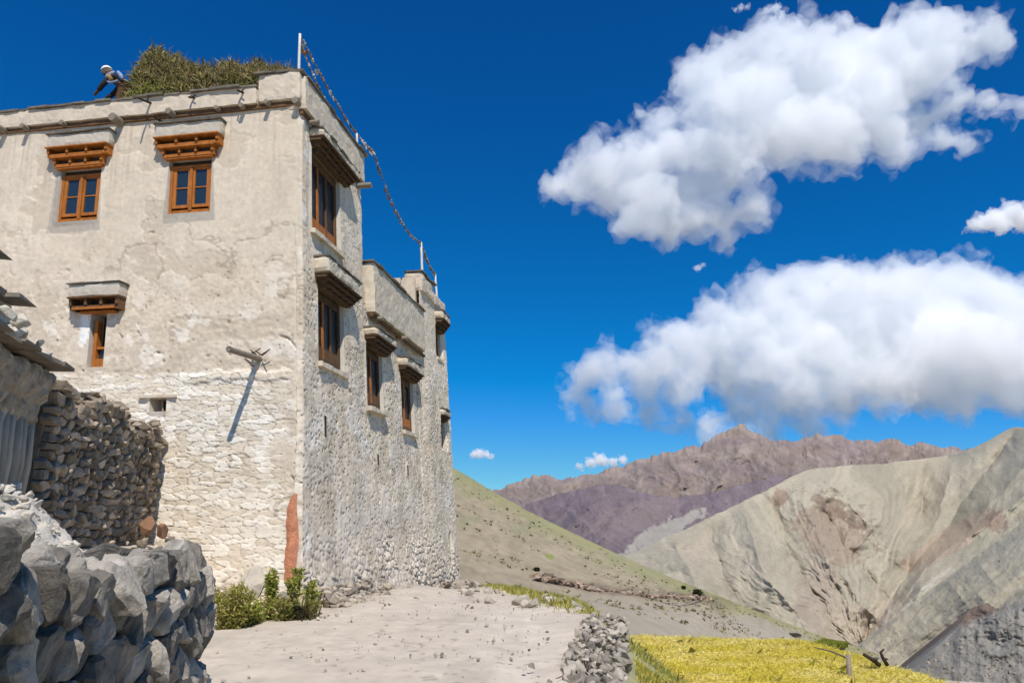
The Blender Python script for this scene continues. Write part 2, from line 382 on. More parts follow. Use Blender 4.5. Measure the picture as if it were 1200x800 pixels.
def col_purple(PX, PY, v, Y):
    wx = PX+7*fbm(PX/30, PY/30, 41); wy = PY+5*fbm(PX/25, PY/25, 42)
    g = ridged(wx/52+wy/45, wy/90, 43, 5, .5); g2 = ridged(wx/16-wy/20, wy/34, 44, 5, .5)
    env = ss(0, .15, v)
    dY = (-.030*g-.009*g2-.003*ridged(wx/6, wy/10, 33, 4))*(.2+.8*env)
    dz = -1.6*ridged(PX/12, PX*0, 45, 4, .6)*(1-ss(0, .1, v))
    k = .5+.5*fbm(PX/26, PY/20, 46, 5)
    C = mixc((.20, .155, .175), (.26, .21, .215), k); C = C*(1+.2*fbm(wx/6, wy/12, 34, 5)-.15*ss(.25, .6, 1-g2))[..., None]  # aerial haze put into the ridge colour by lightening it
    C = mixc(C, (.27, .215, .20), blob(PX, PY, 752, 602, 58, 16, -14, 47, .6)*.6)
    C = mixc(C, (.25, .19, .19), blob(PX, PY, 720, 622, 30, 12, 20, 48, .6)*.5)
    C = mixc(C, (.42, .39, .33), blob(PX, PY, 775, 626, 52, 12, -30, 49, .45)*.8)
    return dY, dz, C
hill('purple_mountain', 'dark purple mountain ridge in front of the brown range',
     [(560, 618), (600, 600), (620, 590), (640, 583), (660, 577), (680, 574), (700, 569), (716, 567), (730, 570), (745, 575), (765, 580), (785, 583), (810, 581), (835, 577), (860, 570), (885, 564), (910, 558), (950, 562), (1000, 575), (1060, 590)],
     [(560, 690), (1060, 690)],
     [(560, 618, 3600), (716, 567, 3700), (785, 583, 3600), (910, 558, 3800), (1060, 590, 3800), (640, 660, 2700), (760, 640, 2700), (900, 640, 2900), (700, 610, 3000)],
     460, 1, col_purple, M['far'], 260, 130)

def line_d(PX, PY, pts):
    d = np.full(PX.shape, 1e9)
    for (x0, y0), (x1, y1) in zip(pts[:-1], pts[1:]):
        L2 = (x1-x0)**2+(y1-y0)**2; t = np.clip(((PX-x0)*(x1-x0)+(PY-y0)*(y1-y0))/L2, 0, 1)
        d = np.minimum(d, np.hypot(PX-x0-t*(x1-x0), PY-y0-t*(y1-y0)))
    return d
def col_mid(PX, PY, v, Y):
    rad0 = np.hypot(PX-1010, PY-775); wx = PX+6*fbm(PX/28, PY/28, 61); wy = PY+5*fbm(PX/28, PY/28, 62)
    env = ss(0, .12, v)
    # gullies run down the slope toward the V shaped ravine
    ang = np.arctan2(wy-760, wx-1010); ang = ang+.25*fbm(PX/60, PY/60, 59, 3); g = ridged(ang*6, np.hypot(wx-1010, wy-760)/120, 63, 5, .5)
    g2 = ridged(ang*22, np.hypot(wx-1010, wy-760)/60, 64, 5, .55)
    ang0 = np.arctan2(PY-775, PX-1010); g3 = ridged(ang0*17+.5*fbm(PX/40, PY/40, 54), rad0/260, 53, 4, .6); dY = (-.011*g-.0014*g2-.003*g3+.0035*fbm(PX/9, PY/9, 69, 4)+.02*fbm(PX/70, PY/60, 70, 3))*(.15+.85*env)
    crease_shade = 0
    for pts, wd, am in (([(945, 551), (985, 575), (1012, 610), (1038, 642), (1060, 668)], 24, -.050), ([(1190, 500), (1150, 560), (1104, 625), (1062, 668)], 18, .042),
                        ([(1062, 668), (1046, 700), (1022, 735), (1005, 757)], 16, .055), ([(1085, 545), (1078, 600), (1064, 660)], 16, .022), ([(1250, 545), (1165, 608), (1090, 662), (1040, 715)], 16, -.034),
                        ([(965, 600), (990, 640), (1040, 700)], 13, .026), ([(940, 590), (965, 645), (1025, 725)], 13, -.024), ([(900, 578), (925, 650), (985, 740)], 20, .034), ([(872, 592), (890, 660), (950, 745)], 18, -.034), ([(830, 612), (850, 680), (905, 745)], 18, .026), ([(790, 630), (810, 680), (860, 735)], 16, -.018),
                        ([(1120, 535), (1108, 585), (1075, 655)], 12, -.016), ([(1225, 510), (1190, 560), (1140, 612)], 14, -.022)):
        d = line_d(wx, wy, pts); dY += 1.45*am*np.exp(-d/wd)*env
        if am > 0: crease_shade = np.maximum(crease_shade, np.exp(-(d/(wd*.28))**2))  # gully lines whose greyish shading is painted into the colour
    dz = -1.6*ridged(PX/16, PX*0, 65, 4, .6)*(1-ss(0, .06, v))*ss(1130, 1000, PX)
    k = .5+.5*fbm(ang*9, np.hypot(wx-1010, wy-760)/110, 66, 5); k2 = .5+.5*fbm(PX/55, PY/40, 67, 5)
    C = mixc((.325, .29, .215), (.40, .355, .27), k); C = mixc(C, (.285, .265, .195), ss(.45, .85, k2)*.8); C = mixc(C, (.27, .235, .18), crease_shade*.8*ss(-.2, .4, fbm(PX/10, PY/10, 55, 3))); rad_ = np.hypot(wx-1010, wy-760); C = C*(1+.10*fbm(PX/6, PY/8, 58, 5)+.10*fbm(ang*20, rad_/90, 57, 4))[..., None]; C = mixc(C, (.48, .42, .31), ss(.1, .4, fbm(ang*14+3, rad_/200, 56, 4))*.5)
    C = mixc(C, (.285, .205, .15), blob(PX, PY, 975, 622, 42, 30, 35, 68, .9)*.6)
    C = mixc(C, (.20, .135, .10), blob(PX, PY, 978, 596, 28, 9, 35, 71, .8)*.6)
    C = mixc(C, (.20, .14, .10), blob(PX, PY, 1005, 612, 30, 7, 35, 79, .8)*.6)
    C = mixc(C, (.26, .17, .12), blob(PX, PY, 913, 580, 9, 12, 0, 72, .5)*.7)
    C = mixc(C, (.36, .275, .20), blob(PX, PY, 1115, 632, 62, 14, -32, 73, .4)*.75)
    C = mixc(C, (.25, .17, .13), blob(PX, PY, 1168, 612, 14, 12, 30, 74, .6)*.7)
    C = mixc(C, (.34, .275, .22), blob(PX, PY, 958, 700, 26, 48, 8, 75, .6)*.6)
    C = mixc(C, (.42, .35, .27), blob(PX, PY, 1010, 730, 60, 22, -15, 76, .5)*.6)
    C = mixc(C, (.40, .335, .26), blob(PX, PY, 820, 640, 34, 18, -30, 77, .6)*.5)
    C = mixc(C, (.13, .095, .07), ss(.36, .46, fbm(PX/6, PY/4, 78, 4))*blob(PX, PY, 985, 610, 60, 40, 30, 80, .3)*.4)
    C = mixc(C, (.50, .465, .40), blob(PX, PY, 1086, 688, 30, 4, -42, 81, .6)*.45)
    return dY, dz, C
HILLS['bare'] = hill('bare_mountain', 'pale tan bare mountain with a V shaped ravine and brown rock patches',
     [(690, 690), (720, 665), (735, 650), (760, 640), (780, 630), (800, 621), (825, 609), (850, 598), (875, 586), (900, 574), (922, 561), (945, 551), (970, 548), (1000, 545), (1030, 544), (1060, 540), (1085, 537), (1105, 534), (1125, 530), (1142, 524), (1160, 515), (1175, 506), (1187, 500), (1200, 501), (1230, 490), (1300, 460)],
     [(690, 775), (900, 772), (1300, 772)],
     [(690, 690, 560), (735, 650, 600), (900, 574, 700), (945, 551, 740), (1000, 545, 800), (1060, 540, 950), (1110, 534, 1050), (1185, 500, 980), (1300, 460, 900), (985, 575, 740), (1020, 620, 670), (1060, 668, 620), (1080, 600, 850), (1140, 575, 820), (1100, 635, 700),
      (1000, 757, 470), (900, 725, 480), (960, 650, 570), (850, 650, 560), (930, 605, 640), (1200, 560, 760), (1200, 615, 640), (1040, 700, 540), (1080, 690, 520), (740, 720, 460), (1000, 772, 440), (1300, 772, 420), (690, 775, 420), (1300, 620, 560)],
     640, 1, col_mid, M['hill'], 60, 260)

def col_right(PX, PY, v, Y):
    w_ = (PX*.64+PY*.77); l_ = (PX*.77-PY*.64)
    g = ridged(w_/34+.3*fbm(l_/60, w_/60, 82), l_/240, 83, 5, .5)
    dY = -.012*g*ss(0, .1, v)+.0015*fbm(PX/8, PY/8, 84, 4)-.004*ridged(l_/40, w_/60, 127, 3)*ss(0, .1, v)
    dz = -1.2*ridged(PX/14, PX*0, 85, 4, .6)*(1-ss(0, .06, v))
    k = .5+.5*fbm(w_/20, l_/160, 86, 5)
    C = mixc((.33, .295, .22), (.40, .355, .26), k); C = C*(1+.16*fbm(PX/6, PY/5, 120, 4))[..., None]
    C = mixc(C, (.37, .32, .225), ss(.1, .5, fbm(w_/22+5, l_/240, 87, 4))*.7); C = mixc(C, (.255, .245, .20), ss(.1, .4, fbm(w_/9, l_/200, 125, 4))*.6)
    C = mixc(C, (.27, .26, .215), blob(PX, PY, 1185, 640, 70, 18, -37, 88, .4)*.5)
    dots = ss(.16, .07, worley(PX/7, PY/5, 89)[0])*(worley(PX/7, PY/5, 89)[2] > .86)*ss(0, .5, fbm(PX/40, PY/40, 90)+.35)
    C = mixc(C, (.11, .095, .075), dots*.75)
    return dY, dz, C
HILLS['scree'] = hill('scree_slope', 'smooth grey green scree slope falling from the right edge to the valley',
     [(985, 762), (1003, 757), (1050, 722), (1075, 703), (1100, 684), (1125, 665), (1150, 647), (1175, 629), (1200, 611), (1300, 545)],
     [(985, 772), (1040, 800), (1300, 830)],
     [(985, 762, 402), (1050, 722, 392), (1100, 685, 386), (1150, 648, 381), (1200, 612, 376), (1300, 545, 368), (1000, 772, 394), (1040, 800, 373), (1120, 780, 360), (1200, 740, 336), (1300, 830, 286), (1150, 700, 358)],
     360, 1, col_right, M['hill'], 30, 170)

def col_rock(PX, PY, v, Y):
    f1, f2, idr = worley(PX/9+.4*fbm(PX/10, PY/10, 91), PY/7, 92)
    cr = ss(.3, .9, 1-v)*ss(1100, 1150, PX)
    dY = (-.006*cr*ridged(PX/12, PY/10, 121, 4)-.008*ridged(PX/30, PY/26, 93, 4)+(.0012*fbm(PX/5, PY/5, 94, 5)+.002*fbm(PX/14, PY/10, 126, 4)))*(.2+.8*ss(0, .1, v))
    dz = -3*ridged(PX/11, PX*0, 95, 4, .6)*(1-ss(0, .04, v))*ss(1095, 1130, PX)
    k = .5+.5*fbm(PX/18, PY/14, 96, 5)
    C = mixc((.225, .215, .19), (.29, .275, .24), k)
    C = mixc(C, (.18, .125, .10), blob(PX, PY, 1150, 716, 24, 10, -20, 97, .7)*.85)
    C = C*(1+.2*fbm(PX/5, PY/4, 122, 4))[..., None]
    dots = ss(.2, .08, worley(PX/6, PY/5, 98)[0])*(worley(PX/6, PY/5, 98)[2] > .72)
    C = mixc(C, (.10, .09, .075), dots*.7)
    return dY, dz, C
HILLS['rock'] = hill('rocky_slope', 'near grey stony slope with a reddish rock outcrop at lower right',
     [(1050, 800), (1065, 786), (1078, 778), (1090, 765), (1104, 752), (1118, 739), (1128, 727), (1136, 716), (1148, 709), (1158, 707), (1170, 713), (1182, 710), (1195, 702), (1210, 699), (1300, 680)],
     [(1050, 850), (1300, 880)],
     [(1050, 800, 194), (1120, 738, 191), (1150, 710, 190), (1200, 700, 184), (1300, 680, 174), (1100, 800, 184), (1200, 790, 171), (1300, 880, 149), (1050, 850, 183)],
     240, 1, col_rock, M['hill'], 12, 130)

def col_left(PX, PY, v, Y):
    sl = PX*.42-PY*.9
    g = ridged(PX/46-PY/80, PY/130, 101, 5, .5)
    # scarp: a low broken bank crossing the slope
    ys = np.interp(PX, [440, 560, 628, 690, 760, 830, 900, 1000], [668, 664, 672, 684, 692, 698, 724, 760])+2*fbm(PX/12, PX*0, 102)
    sc_ = ss(-1, 2.2, PY-ys); below = ss(0, 30, PY-ys)
    dY = -.02*g*ss(0, .1, v)+.004*fbm(PX/6, PY/6, 103, 4)-.035*sc_*ss(600, 640, PX)*(.6+.4*fbm(PX/18, PX*0, 104))
    dz = -.8*ridged(PX/10, PX*0, 105, 4, .6)*(1-ss(0, .06, v))
    k = .5+.5*fbm(PX/36, PY/18, 106, 5)
    C = mixc((.33, .275, .175), (.42, .34, .235), k); C = C*(1+.2*fbm(PX/7-PY/9, PY/4, 123, 4))[..., None]
    top = np.interp(PX, [440, 535, 700, 870, 1000], [500, 550, 637, 707, 756])
    C = mixc(C, (.30, .30, .125), ss(30, 2, PY-top+9*fbm(PX/20, PY/10, 107))*.7)
    C = mixc(C, (.30, .295, .165), ss(-.3, .4, fbm(PX/50+PY/30, PY/22, 108, 4))*ss(60, 30, PY-ys+70)*.6)
    C = mixc(C, (.41, .335, .25), below*(.55+.35*fbm(PX/40, PY/30, 109)))
    fan = ss(2, 10, PY-np.interp(PX, [640, 665, 720, 760], [684, 698, 742, 775]))*ss(640, 660, PX)
    C = mixc(C, (.43, .375, .285), ss(0, 18, (PX-655)-(PY-690)*1.35)*below*.85)
    band = ss(7, 3.5, np.abs(PY-ys-4))*ss(620, 640, PX)*ss(860, 820, PX)
    C = mixc(C, (.27, .205, .15), band*(.5+.5*ss(-.2, .4, fbm(PX/8, PY/5, 110))))
    dark = ss(.25, .6, fbm(PX/9, PY/4, 111, 4))*band
    C = mixc(C, (.10, .08, .06), dark*.8)
    f1, f2, idr = worley(PX/9, PY/5, 112); d2 = ss(.26, .1, f1)*(idr > .8)*ss(-.1, .4, fbm(PX/45, PY/25, 113))
    C = mixc(C, (.15, .14, .07), d2*.75*(1-below))
    C = mixc(C, (.27, .30, .07), blob(PX, PY, 645, 652, 6, 3, 20, 114, .6)*.9)
    C = mixc(C, (.40, .36, .29), blob(PX, PY, 900, 738, 60, 10, 15, 115, .5)*.6)
    return dY, dz, C
HILLS['left'] = hill('green_tinged_hillside', 'near hillside descending behind the house with green tinge and a low broken bank',
     [(430, 492), (480, 520), (535, 550), (575, 574), (620, 599), (660, 619), (700, 638), (750, 661), (800, 682), (835, 695), (870, 709), (905, 723), (950, 740), (1000, 757), (1030, 766)],
     [(430, 745), (535, 742), (640, 748), (725, 762), (800, 770), (930, 775), (1030, 780)],
     [(430, 492, 185), (535, 550, 205), (620, 598, 220), (700, 637, 238), (800, 681, 262), (870, 709, 285), (950, 739, 320), (1030, 766, 340), (440, 650, 95), (535, 655, 105), (630, 672, 125), (690, 685, 140), (760, 693, 155), (830, 698, 175), (900, 725, 235),
      (440, 745, 46), (535, 738, 50), (640, 745, 54), (725, 755, 62), (800, 760, 90), (930, 765, 190), (1030, 780, 240)],
     560, 1, col_left, M['hill'], 16, 200)

# ------------------------------------------------------------------ the house
P0 = Vector((-3.93, 13.5, -.1)); B1, B2 = .03, .095
def FF(a, h, o=0.): return P0+E1*(a+B2*h)+Vector((0, 0, h))+N1*(o-B1*h)
def FS(s, h, o=0.): return P0+E2*(s+B1*h)+Vector((0, 0, h))+N2*(o-B2*h)
def arrF(F, A, Hh, O):
    o0 = np.array(F(0, 0, 0)); da = np.array(F(1, 0, 0))-o0; dh = np.array(F(0, 1, 0))-o0; do = np.array(F(0, 0, 1))-o0
    return o0+A[..., None]*da+Hh[..., None]*dh+O[..., None]*do
house = empty('mud_brick_house', P0)
tag(house, 'tall whitewashed mud brick village house with carved orange windows beside dirt path', 'house')
WF = {'w1': (5.01, 6.11, 8.33, 9.72), 'w2': (2.16, 3.25, 8.33, 9.72), 'w3': (4.53, 4.93, 4.80, 6.05), 'v': (2.97, 3.36, 3.79, 4.07)}
WS = {'s1': (.56, 2.2, 8.0, 10.12), 's2': (.84, 2.3, 4.95, 6.75), 's3': (3.75, 5.0, 4.4, 6.1), 's4': (6.6, 7.85, 4.12, 5.86), 't1': (10.95, 11.75, 7.35, 8.5), 't2': (10.85, 11.6, 4.0, 5.05),
      'a': (1.12, 1.23, 3.33, 3.79), 'b': (4.36, 4.47, 2.94, 3.22), 'c': (6.88, 6.98, 2.8, 3.1), 'd': (11.2, 11.36, .1, 1.03)}
def edgefac(A, Hh, W):
    e = np.ones(A.shape)
    for a0, a1, h0, h1 in W.values():
        d = np.hypot(np.maximum(np.maximum(a0-A, A-a1), 0), np.maximum(np.maximum(h0-Hh, Hh-h1), 0))
        e = np.minimum(e, ss(.0, .12, d))
    return e
def openings(ac, hc, W):
    keep = np.ones((len(hc), len(ac)), bool)
    for a0, a1, h0, h1 in W.values():
        keep &= ~((ac[None] > a0) & (ac[None] < a1) & (hc[:, None] > h0) & (hc[:, None] < h1))
    return keep
def snap(c, vals):
    for x in vals:
        i = np.argmin(np.abs(c-x)); c[i] = x
    return c
ST = .0255
# front wall
a_ = snap(np.arange(0, 12.01, ST), [q for t in WF.values() for q in t[:2]]); h_ = snap(np.r_[np.arange(-.4, 4.8, ST*.62), np.arange(4.8, 11.25, ST)], [q for t in WF.values() for q in t[2:]])
A, Hh = np.meshgrid(a_, h_)
ef = edgefac(A, Hh, WF)
line = 4.6+.10*fbm(A/.8, A*0, 201)+.05*fbm(A/.2, A*0, 202)+.25*ss(3.2, 5.5, A)*fbm(A/.5, Hh/.5, 203)
stone = ss(.07, -.03, Hh-line)*ss(.16, .5, A+.35*fbm(A*.2, Hh/.7, 204))
wob = .03*fbm(A/.4, Hh/.4, 205)
f1, f2, idr = worley(A/.30+.25*fbm(A/.5, Hh/.25, 206), (Hh+wob)/.105+.08*fbm(A/.3, Hh/.3, 200), 207, .8)
joint = ss(.0, .075, f2-f1)
rowk = ss(-.1, .5, fbm(A/1.1, Hh/1.1, 209))
Of = .03*fbm(A/1.8, Hh/1.8, 210)+.010*fbm(A/.35, Hh/.35, 211)
rub = ss(8.0, 5.6, Hh+1.2*fbm(A/2, Hh/2, 212))*(1-stone)*.8
seam = np.exp(-((A-3.55-.22*(9-Hh)*.2-.08*fbm(Hh/.3, A*0, 213))/.22)**2)*ss(9.3, 8.8, Hh)*ss(6.6, 7.4, Hh)
rub = np.maximum(rub, seam*.8)
g1, g2, gid = worley(A/.10+.4*fbm(A/.2, Hh/.2, 214), Hh/.085, 215)
Of += (.003+.009*rub)*fbm(A/.085, Hh/.075, 216, 3)+rub*.006*(.5-g1)
pit = ss(.30, .12, g1)*(gid > .955)*(.25+.75*rub)
wx_ = 1.1*fbm(A/.9, Hh/.9, 190, 3); p1, p2, pid = worley(A/.62+wx_, Hh/.5+1.1*fbm(A/.8+7, Hh/.8, 191, 3), 217, 1.); pit2 = ss(.02+.10*pid, .0, p1-.04*fbm(A/.05, Hh/.05, 192))*(pid > .6)*rub
Of -= .03*pit+.05*pit2
fl_ = ss(.0, .05, fbm(A/.9+5, Hh/.7, 244, 6)-.18); Of -= .009*fl_*(1-stone)
crack = ss(.05, .0, np.abs(fbm(A/1.3, Hh/.9, 218, 5)))*ss(.05, .3, fbm(A/2.4+9, Hh/2.4, 219))
Of -= crack*.012
Of += stone*(joint*(.014+.012*idr)-.016+.004*fbm(A/.05, Hh/.04, 220, 3)+.012*fbm(A/.6, Hh/.4, 221))
band = ss(.13, .05, np.abs(Hh-(line-.12)))*stone*ss(3.0, 2.2, A); Of += band*.035
Of = Of*ef+.012*(1-ef)
# round the corner
Of -= .10*ss(.16, 0, A)**2
base = np.array([.615, .515, .395]); pale = np.array([.69, .595, .475]); grey = np.array([.555, .485, .385]); brown = np.array([.47, .385, .285])
k = .5+.5*fbm(A/1.7, Hh/1.1, 230, 5); k2 = ss(-.05, .55, fbm(A/.45, Hh/.6, 231, 4))
C = mixc(base, pale, k); C = mixc(C, grey, k2*.45); C = mixc(C, brown, rub*ss(.05, .55, fbm(A/.35, Hh/.3, 232, 4))*.55)
streak = ss(.1, .6, fbm(A/.16, Hh/2.2, 233, 4))*ss(7.5, 10.5, Hh); C = mixc(C, brown, streak*.22)
stc = mixc((.70, .61, .485), (.84, .775, .67), ss(.15, .75, idr+.25*fbm(A/.7, Hh/.5, 234)))
stc = mixc(stc, (.31, .24, .165), (1-joint)*.85*ss(-.6, .1, fbm(A/.7, Hh/.5, 193))); stc = mixc(stc, (.58, .49, .38), ss(.1, .5, fbm(A/.5+3, Hh/.35, 235))*.5)
C = mixc(C, stc, stone)
C = C*(1+.07*fbm(A/.12, Hh/.10, 194, 4)+.05*fbm(A/.05, Hh/.3, 195, 3))[..., None]
fleck = ss(.32, .5, fbm(A/.07, Hh/.06, 196, 3))*(.25+.75*rub); C = mixc(C, (.40, .31, .22), fleck*.45)
drip = ss(.25, .6, fbm(A/.09, A*0, 241, 3)+.25*fbm(A/.4, Hh/1.5, 242))*ss(8.2, 10.9, Hh+.9*fbm(A/.12, A*0, 243)); C = mixc(C, (.40, .33, .25), drip*.5)
patch = ss(.02, .09, fbm(A/.9+5, Hh/.7, 244, 6)-.18)*(1-stone); C = mixc(C, (.50, .415, .315), patch*.5)
flake = ss(.0, .04, fbm(A/.55, Hh/.45, 245, 6)-.24)*ss(7.5, 5.5, Hh); C = mixc(C, (.82, .75, .65), flake*(1-stone)*.6)
C = mixc(C, (.22, .17, .12), np.clip(pit+pit2, 0, 1)*.7)  # pit hollows darkened in the colour like small shadows
C = mixc(C, (.30, .24, .18), crack*.5)
for (x0, x1, y0, y1, tp) in ((4.93, 6.33, 8.06, 10.2, .06), (2.04, 3.34, 8.1, 10.25, .06)):       # grey wash round the upper windows
    tt = tp*(Hh-y0); jw = .012*fbm(A/.1, Hh/.1, 236)
    mk = ss(-.012, .012, np.minimum(np.minimum(A-x0-tt-jw, x1-tt-A+jw), Hh-y0+jw))*ss(10.3, 10.2, Hh)
    C = mixc(C, (.40, .36, .305), mk*.85)
mk = ss(.0, .05, A-4.93+.06*fbm(A/.1, Hh/.1, 237))*ss(5.22, 5.12, A+.05*fbm(A/.1, Hh/.1, 238))*ss(5.25, 5.4, Hh+.1*fbm(A/.1, Hh/.1, 239))*ss(6.05, 6.0, Hh)
C = mixc(C, (.80, .79, .76), mk)
npmesh('front_wall', arrF(FF, A, Hh, Of).reshape(-1, 3), gridfaces(len(h_), len(a_), openings((a_[1:]+a_[:-1])/2, (h_[1:]+h_[:-1])/2, WF)), M['wall'], house, C.reshape(-1, 3))
# side wall
s_ = snap(np.arange(0, 12.25, ST*1.1), [q for t in WS.values() for q in t[:2]]); h_ = snap(np.arange(-1.4, 11.2, ST), [q for t in WS.values() for q in t[2:]])
A, Hh = np.meshgrid(s_, h_)
ef = edgefac(A, Hh, WS)
rub = ss(8.4, 6.6, Hh+1.0*fbm(A/1.5, Hh/1.5, 301)); rub = np.maximum(rub, .35)
lowb = ss(1.7, -.1, Hh+.6*fbm(A/1.2, Hh, 302)+.03*A)
g1, g2, gid = worley(A/.115+.35*fbm(A/.25, Hh/.25, 303), Hh/.10, 304)
q1, q2, qid = worley(A/.27+.3*fbm(A/.4, Hh/.4, 305), Hh/.19, 306)
Of = .045*fbm(A/1.6, Hh/1.6, 307)+.014*fbm(A/.4, Hh/.4, 308)
Of += rub*(.007*(.45-g1)*2*(.4+.6*ss(-.3, .4, fbm(A/1., Hh/1., 309)))+.007*fbm(A/.07, Hh/.07, 310, 3))
Of += (lowb*(ss(0, .3, q2-q1)*(.03+.09*qid*qid)-.03)-.08*lowb*(qid > .8)*ss(.3, .15, q1))*(.4+1.1*ss(-.3, .4, fbm(A/.8, Hh/.6, 335)))
dn = ss(-.5, .5, fbm(A/.9, Hh/.9, 330)); Of += .010*ss(-.02, .03, fbm(A/.7+2, Hh/.55, 336, 7)+.05); pit = ss(.30, .10, g1-.08*fbm(A/.04, Hh/.04, 331))*(gid > .80-.30*dn)*rub; pit2 = ss(.2, .07, q1-.06*fbm(A/.06, Hh/.06, 332))*(qid > .84)*rub*dn
Of -= .04*pit+.06*pit2
# buttress-like swells, as between the windows
for s0, wd, am in ((2.75, .45, .05), (5.65, .45, .05), (9.3, .9, .05)):
    Of += am*np.exp(-((A-s0)/wd)**2)*ss(7.2, 5.8, Hh)*ss(.3, 2.5, Hh)
groove = np.exp(-((A-8.35-.05*fbm(Hh/.4, A*0, 311))/.07)**2)*ss(6.6, 6.2, Hh); Of -= .05*groove
flare = ss(1.6, -.6, Hh); Of += .42*flare**1.6*(.7+.5*fbm(A/.9, Hh/.9, 312))*ss(-.2, .8, A)*ss(9, 5, A)
Of += .08*ss(8.7, 9.2, A)
Of = Of*ef+.012*(1-ef)
Of -= .10*ss(.16, 0, A)**2
k = .5+.5*fbm(A/1.5, Hh/1.2, 320, 5)
C = mixc((.68, .56, .42), (.77, .67, .54), k)
wash = np.clip(ss(7.6, 8.3, Hh)*ss(.62, .5, A)+ss(-.05, .5, fbm(A/1.6+4, Hh/1.3, 321, 4)-.12*np.abs(Hh-2.6))*.8, 0, 1)
fk = ss(-.02, .05, fbm(A/.7+2, Hh/.55, 336, 7)+.05)*np.clip(wash+.25, 0, 1); C = mixc(C, (.86, .81, .735), fk*.75); C = mixc(C, (.50, .41, .30), ss(.03, .1, fbm(A/.5+8, Hh/.7, 337, 6)-.17)*.6*(1-fk))
C = mixc(C, (.54, .44, .32), ss(.1, .6, fbm(A/.5, Hh/1.6, 322, 4))*.5)
C = C*(1+.09*fbm(A/.10, Hh/.10, 333, 4))[..., None]; C = mixc(C, (.42, .34, .255), ss(.12, .5, fbm(A/.13, Hh/2.6, 338, 4))*.35)
fleck = ss(.28, .48, fbm(A/.075, Hh/.06, 334, 3))*rub; C = mixc(C, (.34, .27, .20), fleck*.5)
C = mixc(C, (.45, .375, .285), groove*.8)
C = mixc(C, (.17, .135, .10), np.clip(pit*.9+pit2, 0, 1)*.8)  # shadow tone painted into the side wall pits
C = mixc(C, (.30, .245, .185), lowb*(1-ss(.0, .2, q2-q1))*.8)
lowc = lowb*ss(4.2, 2.5, A)*ss(.3, 1.2, A); C = mixc(C, (.40, .345, .28), lowc*.75)
C = mixc(C, (.42, .37, .31), lowb*ss(.4, .9, qid)*.5)
sc_ = (s_[1:]+s_[:-1])/2; hc = (h_[1:]+h_[:-1])/2
keep = openings(sc_, hc, WS)
keep &= ~((sc_[None] > 3.72) & (sc_[None] < 8.98) & (hc[:, None] > 7.7)) & ~((sc_[None] > 8.9) & (hc[:, None] > 9.75))
npmesh('side_wall', arrF(FS, A, Hh, Of).reshape(-1, 3), gridfaces(len(h_), len(s_), keep), M['wall'], house, C.reshape(-1, 3))
# closing walls and flat roofs
mb = MB()
def FB(a, s, h, k=0): return P0+E1*(a+B2*h)+E2*(s+B1*h)+Vector((0, 0, h))
def boxab(mb, a0, a1, s0, s1, h0, h1):
    p = [FB(a, s, h) for h in (h0, h1) for s in (s0, s1) for a in (a0, a1)]
    mb.add(p, [(0, 1, 3, 2), (4, 6, 7, 5), (0, 4, 5, 1), (2, 3, 7, 6), (0, 2, 6, 4), (1, 5, 7, 3)])
boxab(mb, .08, 11.9, 3.55, 3.72, 7.2, 11.3); boxab(mb, 11.75, 11.95, .1, 12.1, -.4, 11.3); boxab(mb, .08, 11.9, 12.0, 12.2, -1.4, 9.7)
boxab(mb, .05, 5, 8.85, 9.0, 7.2, 9.75)
mb.build('rear_wall', M['mudpale'], house)
mb = MB(); boxab(mb, .08, 11.8, .08, 3.55, 11.05, 11.2); boxab(mb, .08, 11.8, 3.73, 8.9, 7.5, 7.65); boxab(mb, .08, 5, 9.02, 12.0, 9.4, 9.55)
mb.build('roof', M['mud'], house)
# parapets
mb = MB()
mb.rough(FF, -.06, 1.0, 10.98, 11.72, -.35, .13, .09, .018)
mb.rough(FF, 1.02, 12, 10.98, 11.42, -.35, .12, .10, .018)
mb.build('front_parapet', M['mudpale'], house)
mb = MB(); mb.rough(FS, -.04, 3.75, 10.78, 11.66, -.34, .14, .10, .02); mb.build('side_parapet', M['mudpale'], house)
mb = MB(); mb.rough(FS, 3.86, 8.75, 6.98, 8.42, -.3, .26, .11, .022); mb.build('terrace_parapet', M['mud'], house)
mb = MB(); mb.rough(FS, 9.0, 10.6, 9.3, 10.0, -.5, .2, .11, .03); mb.rough(FS, 10.62, 12.2, 9.3, 9.75, -.45, .2, .11, .03); mb.build('tower_parapet', M['mudpale'], house)
# slate copings: many thin irregular slabs as one course per parapet
def coping(F, a0, a1, h, o0, o1, nm):
    mb = MB(); a = a0
    while a < a1:
        wdt = random.uniform(.25, .55); e = min(a+wdt, a1)
        mb.box(F, a-.03, e+.03, h+random.uniform(-.01, .01), h+random.uniform(.035, .06), o0, o1+random.uniform(-.03, .05), .012); a = e
    return mb.build(nm, M['slate'], house)
coping(FF, -.1, 1.02, 11.72, -.36, .16, 'coping'); coping(FF, 1.05, 12, 11.415, -.36, .16, 'coping')
coping(FS, .1, 3.8, 11.665, -.36, .19, 'coping'); coping(FS, 3.84, 8.75, 8.42, -.3, .31, 'coping'); coping(FS, 9.0, 10.6, 10.0, -.45, .25, 'coping')
